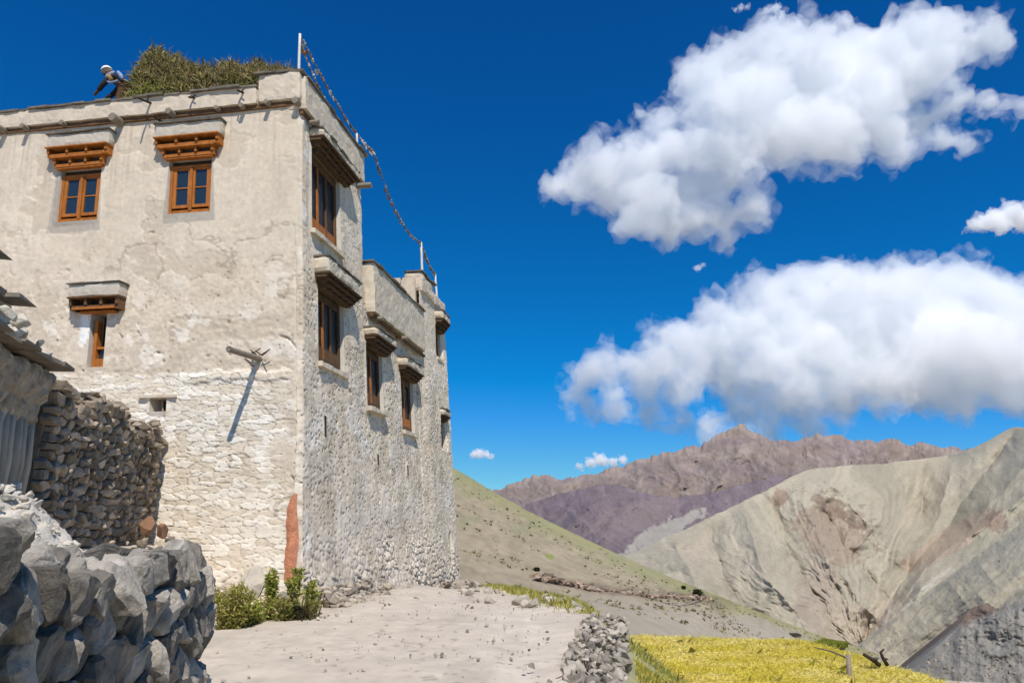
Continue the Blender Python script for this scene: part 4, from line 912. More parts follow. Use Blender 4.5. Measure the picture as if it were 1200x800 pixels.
def fitted_stones(mb, P, D, N, L, z0, hfun, sw, sh, depth, gap, cuts, rel, jag=.5, outer=0):
    """tightly fitted angular stones: cells of a jittered course pattern, each with its own tilted, faceted face"""
    pts = []; z = z0-sh
    zmax = max(hfun(L*q/20) for q in range(21))+sh*1.5
    while z < zmax:
        rh = sh*random.uniform(.7, 1.35); d = -sw*random.random()-sw
        while d < L+sw*2:
            wd = sw*random.uniform(.6, 1.5); pts.append((d+wd/2+random.uniform(-.15, .15)*sw, z+rh/2+random.uniform(-jag, jag)*.5*sh)); d += wd
        z += rh
    A = np.array(pts); ratio = sw/sh
    for i, (cx, cz) in enumerate(pts):
        if cx < -.02 or cx > L+.02 or cz > hfun(min(max(cx, 0), L)) or cz < z0-sh*.5: continue
        poly = [(cx-sw*1.4, cz-sh*1.4), (cx+sw*1.4, cz-sh*1.4), (cx+sw*1.4, cz+sh*1.4), (cx-sw*1.4, cz+sh*1.4)]
        nb = np.argsort((A[:, 0]-cx)**2+((A[:, 1]-cz)*ratio)**2)[1:20]
        for j in nb:
            mx_, mz_ = (cx+A[j, 0])/2, (cz+A[j, 1])/2; nx_, nz_ = A[j, 0]-cx, (A[j, 1]-cz)*ratio*ratio*.6
            out = []
            for q in range(len(poly)):
                a, b = poly[q], poly[(q+1) % len(poly)]
                fa = (a[0]-mx_)*nx_+(a[1]-mz_)*nz_; fb = (b[0]-mx_)*nx_+(b[1]-mz_)*nz_
                if fa <= 0: out.append(a)
                if fa*fb < 0: t = fa/(fa-fb); out.append((a[0]+(b[0]-a[0])*t, a[1]+(b[1]-a[1])*t))
            poly = out
            if len(poly) < 3: break
        if len(poly) < 3: continue
        # drop very short edges, cap at the wall top
        pl = []
        for p in poly:
            if not pl or math.hypot(p[0]-pl[-1][0], p[1]-pl[-1][1]) > .12*sh: pl.append(p)
        if len(pl) > 2 and math.hypot(pl[0][0]-pl[-1][0], pl[0][1]-pl[-1][1]) < .12*sh: pl.pop()
        if len(pl) < 3: continue
        gx_ = sum(p[0] for p in pl)/len(pl); gz_ = sum(p[1] for p in pl)/len(pl)
        dm = depth*random.uniform(.55, 1.25); tx_, tz_ = random.gauss(0, .22), random.gauss(0, .22); push = random.uniform(-.5, .5)*depth*.6
        def pt(p, k, o):
            x = gx_+(p[0]-gx_)*k; z_ = gz_+(p[1]-gz_)*k
            return Vector(P)+D*x+Vector((0, 0, z_))+N*o
        n_ = len(pl); bm = bmesh.new()
        g0 = 1-gap/min(sw, sh)
        ring0 = [bm.verts.new(pt(p, g0*.96, -depth*1.2)) for p in pl]
        ring1 = [bm.verts.new(pt(p, g0*random.uniform(.93, 1.03), dm*.30+push+random.uniform(-.12, .1)*depth+tx_*(p[0]-gx_)+tz_*(p[1]-gz_))) for p in pl]
        ring2 = [bm.verts.new(pt(p, g0*random.uniform(.62, .88), dm*random.uniform(.55, .85)+push+tx_*(p[0]-gx_)+tz_*(p[1]-gz_))) for p in pl]
        c = bm.verts.new(pt((gx_+random.uniform(-.2, .2)*sw*.5, gz_+random.uniform(-.2, .2)*sh*.5), 1, dm*random.uniform(.6, .95)+push))
        for q in range(n_):
            r = (q+1) % n_
            bm.faces.new((ring0[q], ring0[r], ring1[r], ring1[q])); bm.faces.new((ring1[q], ring1[r], ring2[r], ring2[q])); bm.faces.new((ring2[q], ring2[r], c))
        bm.faces.new(ring0[::-1])
        if cuts:
            bmesh.ops.triangulate(bm, faces=bm.faces[:]); bmesh.ops.subdivide_edges(bm, edges=bm.edges[:], cuts=cuts, use_grid_fill=True)
        for q, v in enumerate(bm.verts): v.index = q
        vs_ = [v.co+noise.noise_vector(v.co*(2.2/sh))*rel*2.2+noise.noise_vector(v.co*(7/sh))*rel+noise.noise_vector(v.co*(17/sh))*rel*.5 for v in bm.verts]
        mb.add(vs_, [tuple(v.index for v in f.verts) for f in bm.faces]); bm.free()
# foreground wall beside the path
fw = empty('dry_stone_wall', (-1.9, 3.6, 0)); tag(fw, 'near dry stone wall of large angular grey stones at lower left', 'stone wall')
Pw = Vector((-1.55, 2.0, 0)); Pe = Vector((-2.10, 5.0, 0)); D = (Pe-Pw).normalized(); N = Vector((D.y, -D.x, 0)); Lw = (Pe-Pw).length
mb = MB(); random.seed(21)
def ftop(d): return 1.53-.066*d+.04*math.sin(d*3.1)
def bigstones(mb):
    z = .0; row = 0
    while z < 1.55:
        rh = random.uniform(.12, .24)
        d = -random.random()*.3
        while d < Lw:
            wd = random.uniform(.10, .30)*(1+.10*d); c = d+wd/2; zc = z+rh/2+random.uniform(-.05, .05)
            if zc < ftop(c)-.07:
                hh_ = min(rh*random.uniform(.85, 1.5), 2*(ftop(c)+.04-zc))
                Rm = Matrix((D, N, Vector((0, 0, 1)))).transposed() @ Matrix.Rotation(random.uniform(-.4, .4), 3, 'Y') @ rz(.28)
                mb.rock(Pw+D*c+Vector((0, 0, zc))-N*random.uniform(.02, .13), wd*.55, random.uniform(.13, .2), hh_*.58, Rm, random.randint(14, 22), .2, .85, True, 3)
            for _k in range(random.choice((0, 1, 1, 2))):
                s = random.uniform(.02, .06); mb.rock(Pw+D*(d+random.uniform(-.03, .03))+Vector((0, 0, z+random.uniform(0, rh)))-N*random.uniform(-.0, .06), s*1.3, s, s, rz(1.5), 10, .3, .5)
            d += wd*.93
        z += rh*.9
fitted_stones(mb, Pw, D, N, Lw, .15, ftop, .175, .17, .075, .018, 4, .0055, .9)
z = 1.3
for d in np.arange(0, Lw, .2):     # rough top and the back face
    for back in (.14, .3, .5):
        mb.rock(Pw+D*(d+random.uniform(-.05, .05))-N*back+Vector((0, 0, ftop(d)-.07+random.uniform(-.07, .05))), random.uniform(.1, .17), .14, random.uniform(.09, .13), rz(.5), 16, .2, .8, True, 3)
mb.build('stones', M['stone'], fw)
mb = MB(); mb.add([Pw+D*a+N*o+Vector((0, 0, z)) for a in (-.2, Lw-.1) for o in (-.55, -.09) for z in (-.3, 1.22)], [(0, 1, 3, 2), (4, 6, 7, 5), (0, 4, 5, 1), (2, 3, 7, 6), (0, 2, 6, 4), (1, 5, 7, 3)])
mb.build('earth_core', M['earth'], fw)
# dark enclosure wall against the house front
random.seed(5)
Dn = Vector((.24, -.97, 0)).normalized(); Nn = Vector((.97, .24, 0)).normalized(); Pn = FF(3.28, 0, 0); Pn.z = 0
ew = empty('enclosure_wall', Pn+Dn*2.5); tag(ew, 'dark dry stone wall with a sloping top meeting the house front', 'stone wall')
mb = MB()
def etop(d): return 3.22+.12*math.sin(d*2.3)+.10*math.sin(d*5.1)-.05*ss(.9, 0, np.float64(d))
fitted_stones(mb, Pn, Dn, Nn, 5.6, .5, etop, .24, .12, .075, .012, 2, .004, .8)
for q in range(140):
    d = random.uniform(0, 5.5); s = random.uniform(.06, .12); mb.rock(Pn+Dn*d-Nn*random.uniform(0, .5)+Vector((0, 0, etop(d)-.05+random.uniform(-.05, .06))), s*1.5, s*1.2, s*.8, rz(.5), 14, .2, .75, True)
mb.build('stones', M['stonedark'], ew)
mb = MB(); mb.add([Pn+Dn*a+Nn*o+Vector((0, 0, z)) for a in (0.02, 5.6) for o in (-.6, -.075) for z in (.2, 3.10)], [(0, 1, 3, 2), (4, 6, 7, 5), (0, 4, 5, 1), (2, 3, 7, 6), (0, 2, 6, 4), (1, 5, 7, 3)])
mb.build('earth_core', M['earth'], ew)
# reddish stones at its foot
for i, (px, py, Y_, s, lb) in enumerate([(172, 615, 12.2, .17, 'larger rust coloured stone leaning at the foot of the dark wall'), (189, 622, 12.5, .15, 'smaller rust coloured stone next to the house wall'), ]):
    mb = MB(); mb.rock(at(px, py, Y_), s*1.0, s*.7, s*1.1, rz(.3), 14, .2, .5); tag(mb.build('loose_stone', M['stonered']), lb, 'stone')
mb = MB(); random.seed(12)
for q in range(46):
    p = at(random.uniform(70, 205), random.uniform(632, 660), random.uniform(10.6, 12.2)); s = random.uniform(.05, .13); mb.rock(p, s*1.3, s, s*.8, rz(.8), 13, .3, .6, True)
tag(mb.build('rubble_heap', M['stonedark']), 'brown rubble heap along the foot of the dark enclosure wall', 'rubble')

# ------------------------------------------------------------------ eroded shrine at the left edge
ch = empty('mud_shrine', Vector((-6.6, 7.6, 1.0))); tag(ch, 'crumbling plastered mud shrine with slate ledges at the left edge', 'shrine')
Dc = Dn; Nc = Nn
Pc = at(36, 500, 8.3); Pc.z = 0
def FC(d, z, o): return Pc+Dc*d+Nc*o+Vector((0, 0, z))
mb = MB(); mb.rough(FC, 0, 2.6, .9, 2.95, -2.2, 0, .06, .06, 2.6); mb.build('body', M['tier'], ch, False)
mb = MB()      # mud cornice swelling out below the ledge
prof = [(2.66, -.02), (2.74, .05), (2.80, .06), (2.86, .09), (2.92, .10), (2.98, .15), (3.04, .18), (3.10, .20), (3.16, .23), (3.22, .24), (3.28, .235), (3.33, .20)]
nd = 80; vv = []
for i in range(nd+1):
    d = -.0+2.6*i/nd
    for zz, oo in prof:
        vv.append(FC(d, zz-.0+.04*noise.noise(Vector((d*3, zz*2, 4))), oo*.8+.06*noise.noise(Vector((d*4, zz*5, 1)))+.05*noise.noise(Vector((d*11, zz*9, 2)))+.03*noise.noise(Vector((d*27, zz*22, 2)))))
k_ = len(prof); ff = [(i*k_+j, i*k_+j+1, (i+1)*k_+j+1, (i+1)*k_+j) for i in range(nd) for j in range(k_-1)]
for i in range(nd+1): vv.append(FC(2.6*i/nd, 3.34, -.4))
b0 = (nd+1)*k_; ff += [(i*k_+k_-1, b0+i, b0+i+1, (i+1)*k_+k_-1) for i in range(nd)]
vv += [FC(0, zz, -1.2) for zz, oo in prof]; b1 = b0+nd+1
ff += [(j, b1+j, b1+j+1, j+1) for j in range(k_-1)]
mb.add(vv, ff); mb.build('mud_cornice', mat('mottled_mud', (.40, .335, .26), .45, 7, .95, 1., 18, .04), ch, False)
mb = MB(); random.seed(4)
for q in range(7): mb.box(FC, -.12+q*.4, .3+q*.4, 3.36+.012*(q % 2), 3.41+.012*(q % 2), -.5, .40+random.uniform(-.08, .06), .02)
mb.build('ledge_slate', M['slate'], ch)
mb = MB(); mb.rough(FC, .35, 2.6, 3.4, 4.0, -1.9, -.18, .12, .09, 2.5); mb.build('upper_tier', M['chalk'], ch, False)
mb = MB()
for q in range(5): mb.box(FC, .5+q*.45, 1.0+q*.45, 4.0+.01*(q % 2), 4.05+.01*(q % 2), -.8, -.02+random.uniform(-.1, .08), .03)
mb.build('ledge_slate', M['slate'], ch)
mb = MB(); mb.rough(FC, .75, 2.6, 4.05, 4.42, -1.7, -.3, .1, .08, 3); mb.build('top_tier', M['mud'], ch, False)
mb = MB()
for q in range(4): mb.box(FC, .95+q*.45, 1.45+q*.45, 4.43, 4.48, -.9, -.14+random.uniform(-.1, .08), .03)
mb.build('ledge_slate', M['slate'], ch)
mb = MB()
for q in range(26):
    s = random.uniform(.05, .12); mb.rock(FC(random.uniform(.1, 1.4), 3.45+random.uniform(0, .3), random.uniform(-.2, .15)), s*1.3, s, s*.8, rz(.8), 12, .3, .5)
mb.build('fallen_plaster', M['chalk'], ch)
vv = [];
for i in range(9):    # plaster runnels down the body face
    d = .05+.16*i+random.uniform(-.03, .03); m2 = MB() if i == 0 else m2
    m2.tube([FC(d, 2.72, .0), FC(d+random.uniform(-.03, .03), 2.2, .02), FC(d+random.uniform(-.05, .05), 1.6, -.01), FC(d, 1.0, -.02)], [.05, .07, .055, .06], 7)
m2.build('plaster_runnels', M['tier'], ch, True)
# pale spoil mound below it
mo = []
nx, ny = 110, 130
xs = np.linspace(-6.6, -3.6, nx); ys = np.linspace(5.2, 9.2, ny); X, Y = np.meshgrid(xs, ys)
hm = .86*np.exp(-(((X+5.2)/.55)**2+((Y-7.1)/.9)**2))
Zm = 1.02+hm+.20*fbm(X/.5, Y/.5, 501)*ss(.05, .4, hm)+.10*ridged(X/.2, Y/.2, 502, 4)*ss(.05, .4, hm)-.08*ss(.3, .1, worley(X/.14, Y/.14, 503)[0])*ss(.05, .4, hm)-.25*ss(.14, .02, hm)
tag(npmesh('spoil_mound', np.stack([X, Y, Zm], -1).reshape(-1, 3), gridfaces(ny, nx, (hm[:-1, :-1] > .03)), M['chalk'], None, None, False), 'sunlit pale mound of crumbled plaster below the shrine', 'mound')
mo = bpy.data.objects['spoil_mound']; mb = MB()
for q in range(260):
    x = random.gauss(-5.15, .42); y = random.gauss(7.1, .6); z = 1.0+.86*math.exp(-(((x+5.2)/.55)**2+((y-7.1)/.9)**2))+random.uniform(-.02, .08); s_ = random.uniform(.02, .07)
    mb.rock((x, y, z), s_*1.3, s_, s_*.8, rz(1.2), 12, .25, .4, True, 1)
mb.build('lumps', M['chalk'], mo)['kind'] = 'stuff'

# ------------------------------------------------------------------ rubble at the house corner and along its side
random.seed(9)
mb = MB()
for q in range(420):
    s_0 = abs(random.gauss(.2, 1.1)); o_ = abs(random.gauss(.0, .32))+.15; s = random.uniform(.035, .12)*(1.2-.4*min(o_, 1))
    p = FS(s_0-.1, 0, o_+.15); z = float(H(np.array([p.x]), np.array([p.y]))[0]); p.z = z+max(0, .42-o_*.5)*random.random()*.9
    mb.rock(p, s*1.3, s, s*.8, rz(1.2), 12, .3, .5, True)
tag(mb.build('corner_rubble', mat('dusty_brown_rubble', (.33, .28, .22), .35, 6, .9, .8, 40, .012, isl=.5)), 'small fallen stones piled at the foot of the house corner', 'rubble')
mb = MB()
for q in range(60):
    s_0 = random.uniform(9.5, 13.2); o_ = abs(random.gauss(.1, .35))+.15; s = random.uniform(.05, .16); p = FS(s_0, 0, o_); p.z = float(H(np.array([p.x]), np.array([p.y]))[0])+random.random()*.2
    mb.rock(p, s*1.3, s, s*.8, rz(1.2), 12, .3, .5, False)
tag(mb.build('rear_rubble', M['stonepale']), 'pale rubble at the rear corner of the house where the path crests', 'rubble')
for px, py, Y_, sx, sz_, lb in [(296, 683, 12.3, .30, .34, 'rounded grey boulder behind the herbs by the corner'), (268, 700, 11.6, .16, .14, 'low grey stone under the yellow green herb'), (330, 700, 12.2, .16, .13, 'dark stone between the two tall herbs')]:
    mb = MB(); mb.rock(at(px, py, Y_), sx, sx*.8, sz_, rz(.5), 16, .2, .45, True, 3); tag(mb.build('boulder', M['stone' if Y_ != 12.3 else 'mudgrey']), lb, 'boulder')
# low wall along the path edge
mb = MB(); random.seed(31)
for q in range(700):
    t = random.random(); y = 6.6+5.6*t; x = float(XE(np.array(y)))+random.uniform(-.05, .62); z0 = float(H(np.array([x]), np.array([y]))[0]); s = random.uniform(.03, .095)
    zt = -.02-.035*(y-7)*.6+.10
    mb.rock((x, y, max(z0, zt-random.random()**2*.55*(1+max(0, x-XE(y)-.3))+random.uniform(-.04, .04))), s*1.3, s, s*.75, rz(1.), 12, .3, .55, True)
tag(mb.build('path_edge_wall', M['stonepale']), 'low tumbled pale stone wall on the right edge of the path above the field', 'stone wall')
mb = MB()
for q in range(520):
    y = random.uniform(6.8, 17); x = random.uniform(-5, .9+.0*y) if random.random() < .6 else random.gauss(-1.5, 1.2)+random.choice((0, .8)); 
    s = random.uniform(.006, .02)*random.choice((1, 1, 1, 1, 1.8, 2.6)); p = Vector((x, y, float(H(np.array([x]), np.array([y]))[0])+s*.4)); mb.rock(p, s*1.3, s, s*.7, rz(1.5), 9, .3, .5, False)
tag(mb.build('pebbles', M['stonepale']), 'scattered pebbles on the dusty path', kind='stuff')
for px, py, Y_ in [(556, 716, 20), (565, 718, 19.5), (577, 720, 19), (588, 722, 18.5), (540, 712, 21), (608, 729, 15), (620, 730, 14.6), (640, 724, 16.5), (655, 727, 15.5), (668, 729, 15), (676, 732, 14.4), (570, 726, 16), (548, 722, 17.5), (535, 716, 19)]:
    for q in range(2):
        s = random.uniform(.07, .18); p = at(px+random.uniform(-8, 8), py, Y_+random.uniform(-.5, .5)); p.z = float(H(np.array([p.x]), np.array([p.y]))[0])+s*.3; mb = MB(); mb.rock(p, s*1.5, s, s*.7, rz(.8), 13, .3, .5)
        tag(mb.build('crest_stone', M['stonepale']), 'half buried pale stone on the crest of the path where the bank begins', 'stone', 'stones along the crest of the path')

# ------------------------------------------------------------------ plants
def herb(name, p, h, w, n, cols, lb, upright=.8, leaf=.05, lw=.02, stems=6):
    p = Vector(p); e = empty(name, p); tag(e, lb, 'plant', None)
    mb = MB(); tips = []
    for k_ in range(stems):
        a = random.uniform(0, 6.28); r = w*.5*math.sqrt(random.random()); q = p+Vector((math.cos(a)*r, math.sin(a)*r, h*random.uniform(.6, 1.)))
        b0_ = p+Vector((math.cos(a)*r*.4, math.sin(a)*r*.4, -.05)); mb.tube([b0_, b0_.lerp(q, .5)+Vector((random.uniform(-.02, .02), random.uniform(-.02, .02), 0)), q], [.008, .006, .003], 5); tips.append((b0_, q))
    mb.build('stem', M['brownwood'], e)
    B = []; 
    for k_ in range(n):
        b0_, q = random.choice(tips); t = random.random()**.75; B.append(b0_.lerp(q, t)+Vector((random.gauss(0, 1), random.gauss(0, 1), random.gauss(0, .4)))*w*.07)
    B = np.array([tuple(b) for b in B]); dr = RNG.normal(size=(n, 3)); dr[:, 2] = dr[:, 2]*.6+upright; dr /= np.linalg.norm(dr, axis=1, keepdims=True)
    blades('leaves', B, B+dr*RNG.uniform(.5, 1.2, (n, 1))*leaf, RNG.uniform(.6, 1.2, n)*lw, pal(cols, n, .22), M['leaf'], e, .1)
random.seed(17)
GY = [(.38, .38, .08), (.46, .42, .11), (.27, .30, .06), (.52, .45, .17)]
GG = [(.10, .17, .03), (.15, .21, .04), (.07, .12, .025), (.20, .24, .06)]
GY2 = [(.36, .40, .08), (.44, .45, .10), (.26, .32, .06), (.52, .47, .16)]
def gp(px, py, Y_):
    p = at(px, py, Y_); p.z = float(H(np.array([p.x]), np.array([p.y]))[0]); return p
herb('herb', gp(272, 700, 11.2)+Vector((0, 0, -.02)), .66, .62, 2100, GY, 'bushy yellow green herb beside the end of the near stone wall', .6, .07, .022, 16)
herb('herb', gp(318, 715, 12.0), .80, .24, 800, GY2, 'tall narrow bright green nettle in front of the house corner', .3, .09, .03, 5)
herb('herb', gp(343, 712, 12.3), .78, .26, 650, GY2, 'tall green stalk just left of the red ochre mark', .4, .09, .028, 4)
herb('herb', gp(365, 716, 12.3), .58, .34, 700, GY2, 'leafy green herb right below the red ochre mark', .4, .09, .03, 6)
herb('herb', gp(298, 722, 11.7), .30, .75, 1300, GY2, 'low spreading green weed along the foot of the boulder', .5, .07, .026, 12)
herb('herb', gp(345, 722, 11.9), .30, .5, 500, [(.07, .06, .03), (.12, .10, .05), (.10, .13, .03)], 'low withered weed by the rubble at the corner', .6, .09, .014, 12)
mb = MB()
for k_ in range(26):
    p = gp(random.uniform(335, 372), random.uniform(716, 724), 12.0+random.uniform(-.25, .3)); mb.tube([p, p+Vector((random.uniform(-.2, .2), random.uniform(-.15, .15), random.uniform(.15, .5)))], [.014, .006], 5)
herb('herb', gp(283, 712, 11.5), .28, .7, 1000, GY, 'ragged straw coloured low weed between the tall herb and the boulder', .7, .08, .014, 14)
herb('herb', gp(331, 719, 11.9), .38, .6, 1100, GY, 'scruffy pale yellow weed in front of the tall green stalk', .7, .08, .014, 14)
herb('herb', gp(358, 722, 12.0), .34, .55, 800, GY, 'thin dry yellow weed at the right end of the plants by the corner', .7, .08, .012, 12)
tag(mb.build('dead_brush', M['darkwood_shade']), 'dark dead sticks heaped below the house corner', 'brushwood')
# grass on the bank beyond the path
n = 150000
y = RNG.uniform(7, 27, n)**1.; x = XE(y)+RNG.random(n)**1.1*5.2+np.where(y < 13, .75, -.1)+.25*RNG.normal(size=n)*(y > 13)
dens = fbm(x/.8, y/.8, 601)+.5; ok = RNG.random(n) < np.clip(dens*1.6, .06, 1); x = x[ok]; y = y[ok]; n = len(x)
B = np.stack([x, y, H(x, y)-.02], -1); dr = RNG.normal(size=(n, 3))*.4; dr[:, 2] = 1; L = RNG.uniform(.05, .2, (n, 1))*np.where(y < 14, .6, 1.)[:, None]*(1+.6*fbm(x, y, 602)[:, None])
tag(blades('bank_grass', B, B+dr*L, RNG.uniform(.010, .024, n), np.where((y < 13)[:, None], pal([(.72, .60, .14), (.62, .54, .12), (.46, .46, .10)], n, .15), pal([(.50, .48, .10), (.58, .52, .15), (.38, .42, .08), (.62, .54, .22)], n, .2)), M['leaf'], None, .12), 'yellow green grass on the bank beyond the path crest', kind='stuff')
# barley field on the lower terrace
n = 110000
y = RNG.uniform(22.5, 34.3, n); x = RNG.uniform(2.2, 16.2, n)
yE = np.interp(x, [-10, 4.9, 12.6, 14, 15, 15.6], [34.5, 34, 33, 30, 25.6, 15])
ok = (y < yE-.05) & (H(x, y) < -4.2); x = x[ok]; y = y[ok]; n = len(x)
B = np.stack([x, y, H(x, y)-.02], -1); lay = np.stack([.75*fbm(x/2.5, y/2.5, 611)+.5, .75*fbm(x/2.5, y/2.5, 612)-.45, np.ones(n)], -1)
dr = RNG.normal(size=(n, 3))*.2+lay; L = RNG.uniform(.5, .80, (n, 1))*(1+.14*fbm(x/1.6, y/1.6, 613)[:, None])
kk = ss(-.25, .45, fbm(x/2.2, y/1.3, 614, 4))[:, None]
C = pal([(.88, .68, .13), (.92, .76, .26), (.82, .65, .11), (.94, .82, .38)], n, .06); G = pal([(.72, .64, .09), (.78, .66, .12)], n, .1)
C = C*kk+G*(1-kk)
tag(blades('barley', B, B+dr*L, RNG.uniform(.018, .04, n), C, M['straw'], None, .12), 'ripening yellow barley crop on the terrace below the path', kind='stuff')
mf = bpy.data.objects['barley']
n = 190000
y = RNG.uniform(22.5, 34.3, n); x = RNG.uniform(2.2, 16.2, n); yE = np.interp(x, [-10, 4.9, 12.6, 14, 15, 15.6], [34.5, 34, 33, 30, 25.6, 15])
ok = (y < yE-.05) & (H(x, y) < -4.2); x = x[ok]; y = y[ok]; n = len(x)
B = np.stack([x+.25*fbm(x/2.5, y/2.5, 611), y, H(x, y)+.80*(1+.14*fbm(x/1.6, y/1.6, 613))+RNG.uniform(-.14, .06, n)], -1)
dr = RNG.normal(size=(n, 3))*np.array([.7, .7, .3])+np.array([.5, -.3, .1]); dr /= np.linalg.norm(dr, axis=1, keepdims=True)
sd = np.cross(dr, np.array([[0, 0, 1.]])); sd += RNG.normal(size=(n, 3))*.35; sd /= np.linalg.norm(sd, axis=1, keepdims=True)
L = RNG.uniform(.10, .2, (n, 1)); W = RNG.uniform(.018, .034, (n, 1))
V = np.stack([B-sd*W*.5, B+sd*W*.5, B+dr*L*.6+sd*W*.6, B+dr*L, B+dr*L*.6-sd*W*.6], 1).reshape(-1, 3)
kk = ss(-.25, .4, fbm(x/2.2, y/1.0, 614, 4))[:, None]
C = pal([(.90, .78, .22), (.93, .83, .34), (.86, .74, .18), (.94, .88, .46)], n, .05)*kk+pal([(.78, .70, .11), (.84, .72, .15)], n, .08)*(1-kk)
mf = npmesh('ripe_heads', V, np.arange(n*5).reshape(n, 5), M['straw'], mf, np.repeat(C, 5, 0), False); mf['kind'] = 'stuff'
# scrub tufts scattered over the near hillside, stones over the right slopes
def scatter(P, n, sd, lo=.06, hi=.95):
    g = np.random.default_rng(sd); r = 3+(g.uniform(lo, hi, n)*(P.shape[0]-4)).astype(int); c = g.integers(0, P.shape[1]-1, n); t = g.random((n, 1)); u = g.random((n, 1))
    a = P[r, c]; return a+(P[r, c+1]-a)*t+(P[np.minimum(r+1, P.shape[0]-1), c]-a)*u
q = scatter(HILLS['left'], 2600, 3, .05, .58); q = q[(fbm(q[:, 0]/14, q[:, 1]/20, 651, 3) > -.12)]
m_ = len(q); kk = 7; n = m_*kk; B = np.repeat(q, kk, 0)+RNG.normal(size=(n, 3))*np.array([.16, .16, .03]); dr = RNG.normal(size=(n, 3))*.7; dr[:, 2] = np.abs(dr[:, 2])+.5
sz_ = np.repeat(RNG.uniform(.1, .34, m_)*(RNG.random(m_)**2+.35), kk)[:, None]
tag(blades('hill_scrub', B-np.array([0, 0, .05]), B+dr*sz_, sz_[:, 0]*.8, np.repeat(pal([(.24, .23, .09), (.32, .30, .11), (.18, .17, .08), (.34, .32, .13), (.27, .21, .13)], m_, .2), kk, 0), M['leaf'], None, .1), 'small dry scrub tufts dotted over the near hillside', kind='stuff')
mb = MB(); random.seed(77)
for key, cnt, s0, s1 in (('rock', 420, .2, .8), ('scree', 90, .3, .9), ('left', 50, .12, .4)):
    for p in scatter(HILLS[key], cnt, 8):
        s = random.uniform(s0, s1)*random.random()**.7; mb.rock(Vector(p), s*1.3, s, s*.7, rz(1.), 10, .3, .5, False)
tag(mb.build('slope_stones', M['stonedark']), 'loose dark stones scattered over the right slopes and hillside', kind='stuff')
# far green field strip in the valley mouth
n = 5000
px = RNG.uniform(940, 992, n); Yf = RNG.uniform(250, 300, n)
q = np.array([tuple(at(a, 756-6*((b-250)/50)*(1-abs(a-965)/40), b)) for a, b in zip(px, Yf)])
dr = RNG.normal(size=(n, 3))*.4; dr[:, 2] = 1
tag(blades('far_field', q-np.array([0, 0, .6]), q+dr*1.0, RNG.uniform(.5, 1.0, n), pal([(.34, .34, .05), (.28, .32, .05)], n, .15), M['leaf']), 'small far green field at the mouth of the ravine', kind='stuff')

# old terrace wall along the hillside
mb = MB(); random.seed(91)
tw = [(628, 676, 112), (640, 679, 116), (660, 683, 121), (690, 690, 126), (715, 694, 131), (740, 697, 136), (765, 698, 142), (790, 699, 150), (815, 700, 158), (832, 702, 166)]
for (x0, y0, d0), (x1, y1, d1) in zip(tw[:-1], tw[1:]):
    n_ = int((x1-x0)*2.2)
    for q in range(n_):
        t = q/n_; dns = .9 if x0 < 690 else .55
        if random.random() > dns: continue
        s = random.uniform(.25, .75)*(1.2 if x0 < 660 else .8); p = at(x0+(x1-x0)*t, y0+(y1-y0)*t-random.uniform(-2.5, 7 if x0 < 690 else 4)*random.random(), d0+(d1-d0)*t-2+random.uniform(-.6, .6)); mb.rock(p, s*1.5, s, s*.7, rz(.4), 11, .3, .6, False)
tag(mb.build('terrace_wall', mat('pinkish_terrace_stone', (.30, .225, .165), .3, 1, .9, .6, 3, .1, isl=.5)), 'broken old terrace wall of brownish stones running across the near hillside', 'terrace wall')
# ------------------------------------------------------------------ field post, branch, stumps, hut, cairn, far shrubs
pb = at(993, 800, 26.6); pt = at(994, 766, 26.6); pb.z = -4.8
mb = MB(); mb.tube([pb, pb.lerp(pt, .5)+Vector((.02, 0, 0)), pt], [.10, .09, .08], 10); po = mb.build('field_post', M['greywood'], None, True); tag(po, 'weathered wooden post standing in the barley field', 'post')
mb = MB(); mb.tube([at(992, 770, 26.4), at(975, 763, 27.5), at(955, 758, 29)], [.04, .03, .02], 7); tag(mb.build('leaning_pole', M['greywood']), 'thin bare pole resting against the field post', 'pole')
random.seed(3)
for pts, r, lb in [([(1031, 779), (1022, 772), (1012, 766)], .085, 'dark dead log leaning left at the edge of the field'), ([(1040, 779), (1035, 771), (1032, 764), (1036, 760)], .075, 'dark forked stump standing at the edge of the field')]:
    mb = MB(); mb.tube([at(a, b, 27.6) for a, b in pts], [r, r*.9, r*.7, r*.4][:len(pts)], 8); mb.tube([at(pts[1][0], pts[1][1], 27.6), at(pts[1][0]+6, pts[1][1]+1, 27.5)], [r*.6, r*.3], 6)
    tag(mb.build('dead_log', M['darkwood_shade'], None, True), lb, 'log')
mb = MB(); mb.rock(at(1027, 771, 28), .12, .1, .08, rz(.5)); mb.rock(at(1028, 776, 27.8), .2, .12, .09, rz(.4)); tag(mb.build('field_stones', M['slate']), 'dark stones between the log and the stump at the field edge', 'stones')
hp = at(932, 749, 235); hut = empty('field_hut', hp); tag(hut, 'tiny dark roofed hut far off in the valley mouth', 'hut')
def HB(a, h, o): return hp+Vector((a, o, h))
mb = MB(); mb.rough(HB, -1.9, 1.9, -1.2, 1.1, 0, 3, .8, .08); mb.build('wall', M['stonedark'], hut)
mb = MB(); mb.rough(HB, -2.2, 2.2, 1.1, 1.5, -.3, 3.3, .8, .06); mb.build('roof', M['darkwood_shade'], hut)
mb = MB(); mb.box(HB, -.5, .4, -1.1, .5, -.12, -.04); mb.build('door', M['darkwood_shade'], hut)
cp = at(998, 546, 800); mb = MB()
for q in range(12): mb.rock(cp+Vector((random.uniform(-.8, .8), random.uniform(-.8, .8), q*.55)), 1.5-q*.08, 1.4-q*.08, .55, rz(.5), 12)
tag(mb.build('cairn', M['slate']), 'small dark stone cairn on the ridge of the tan mountain', 'cairn')
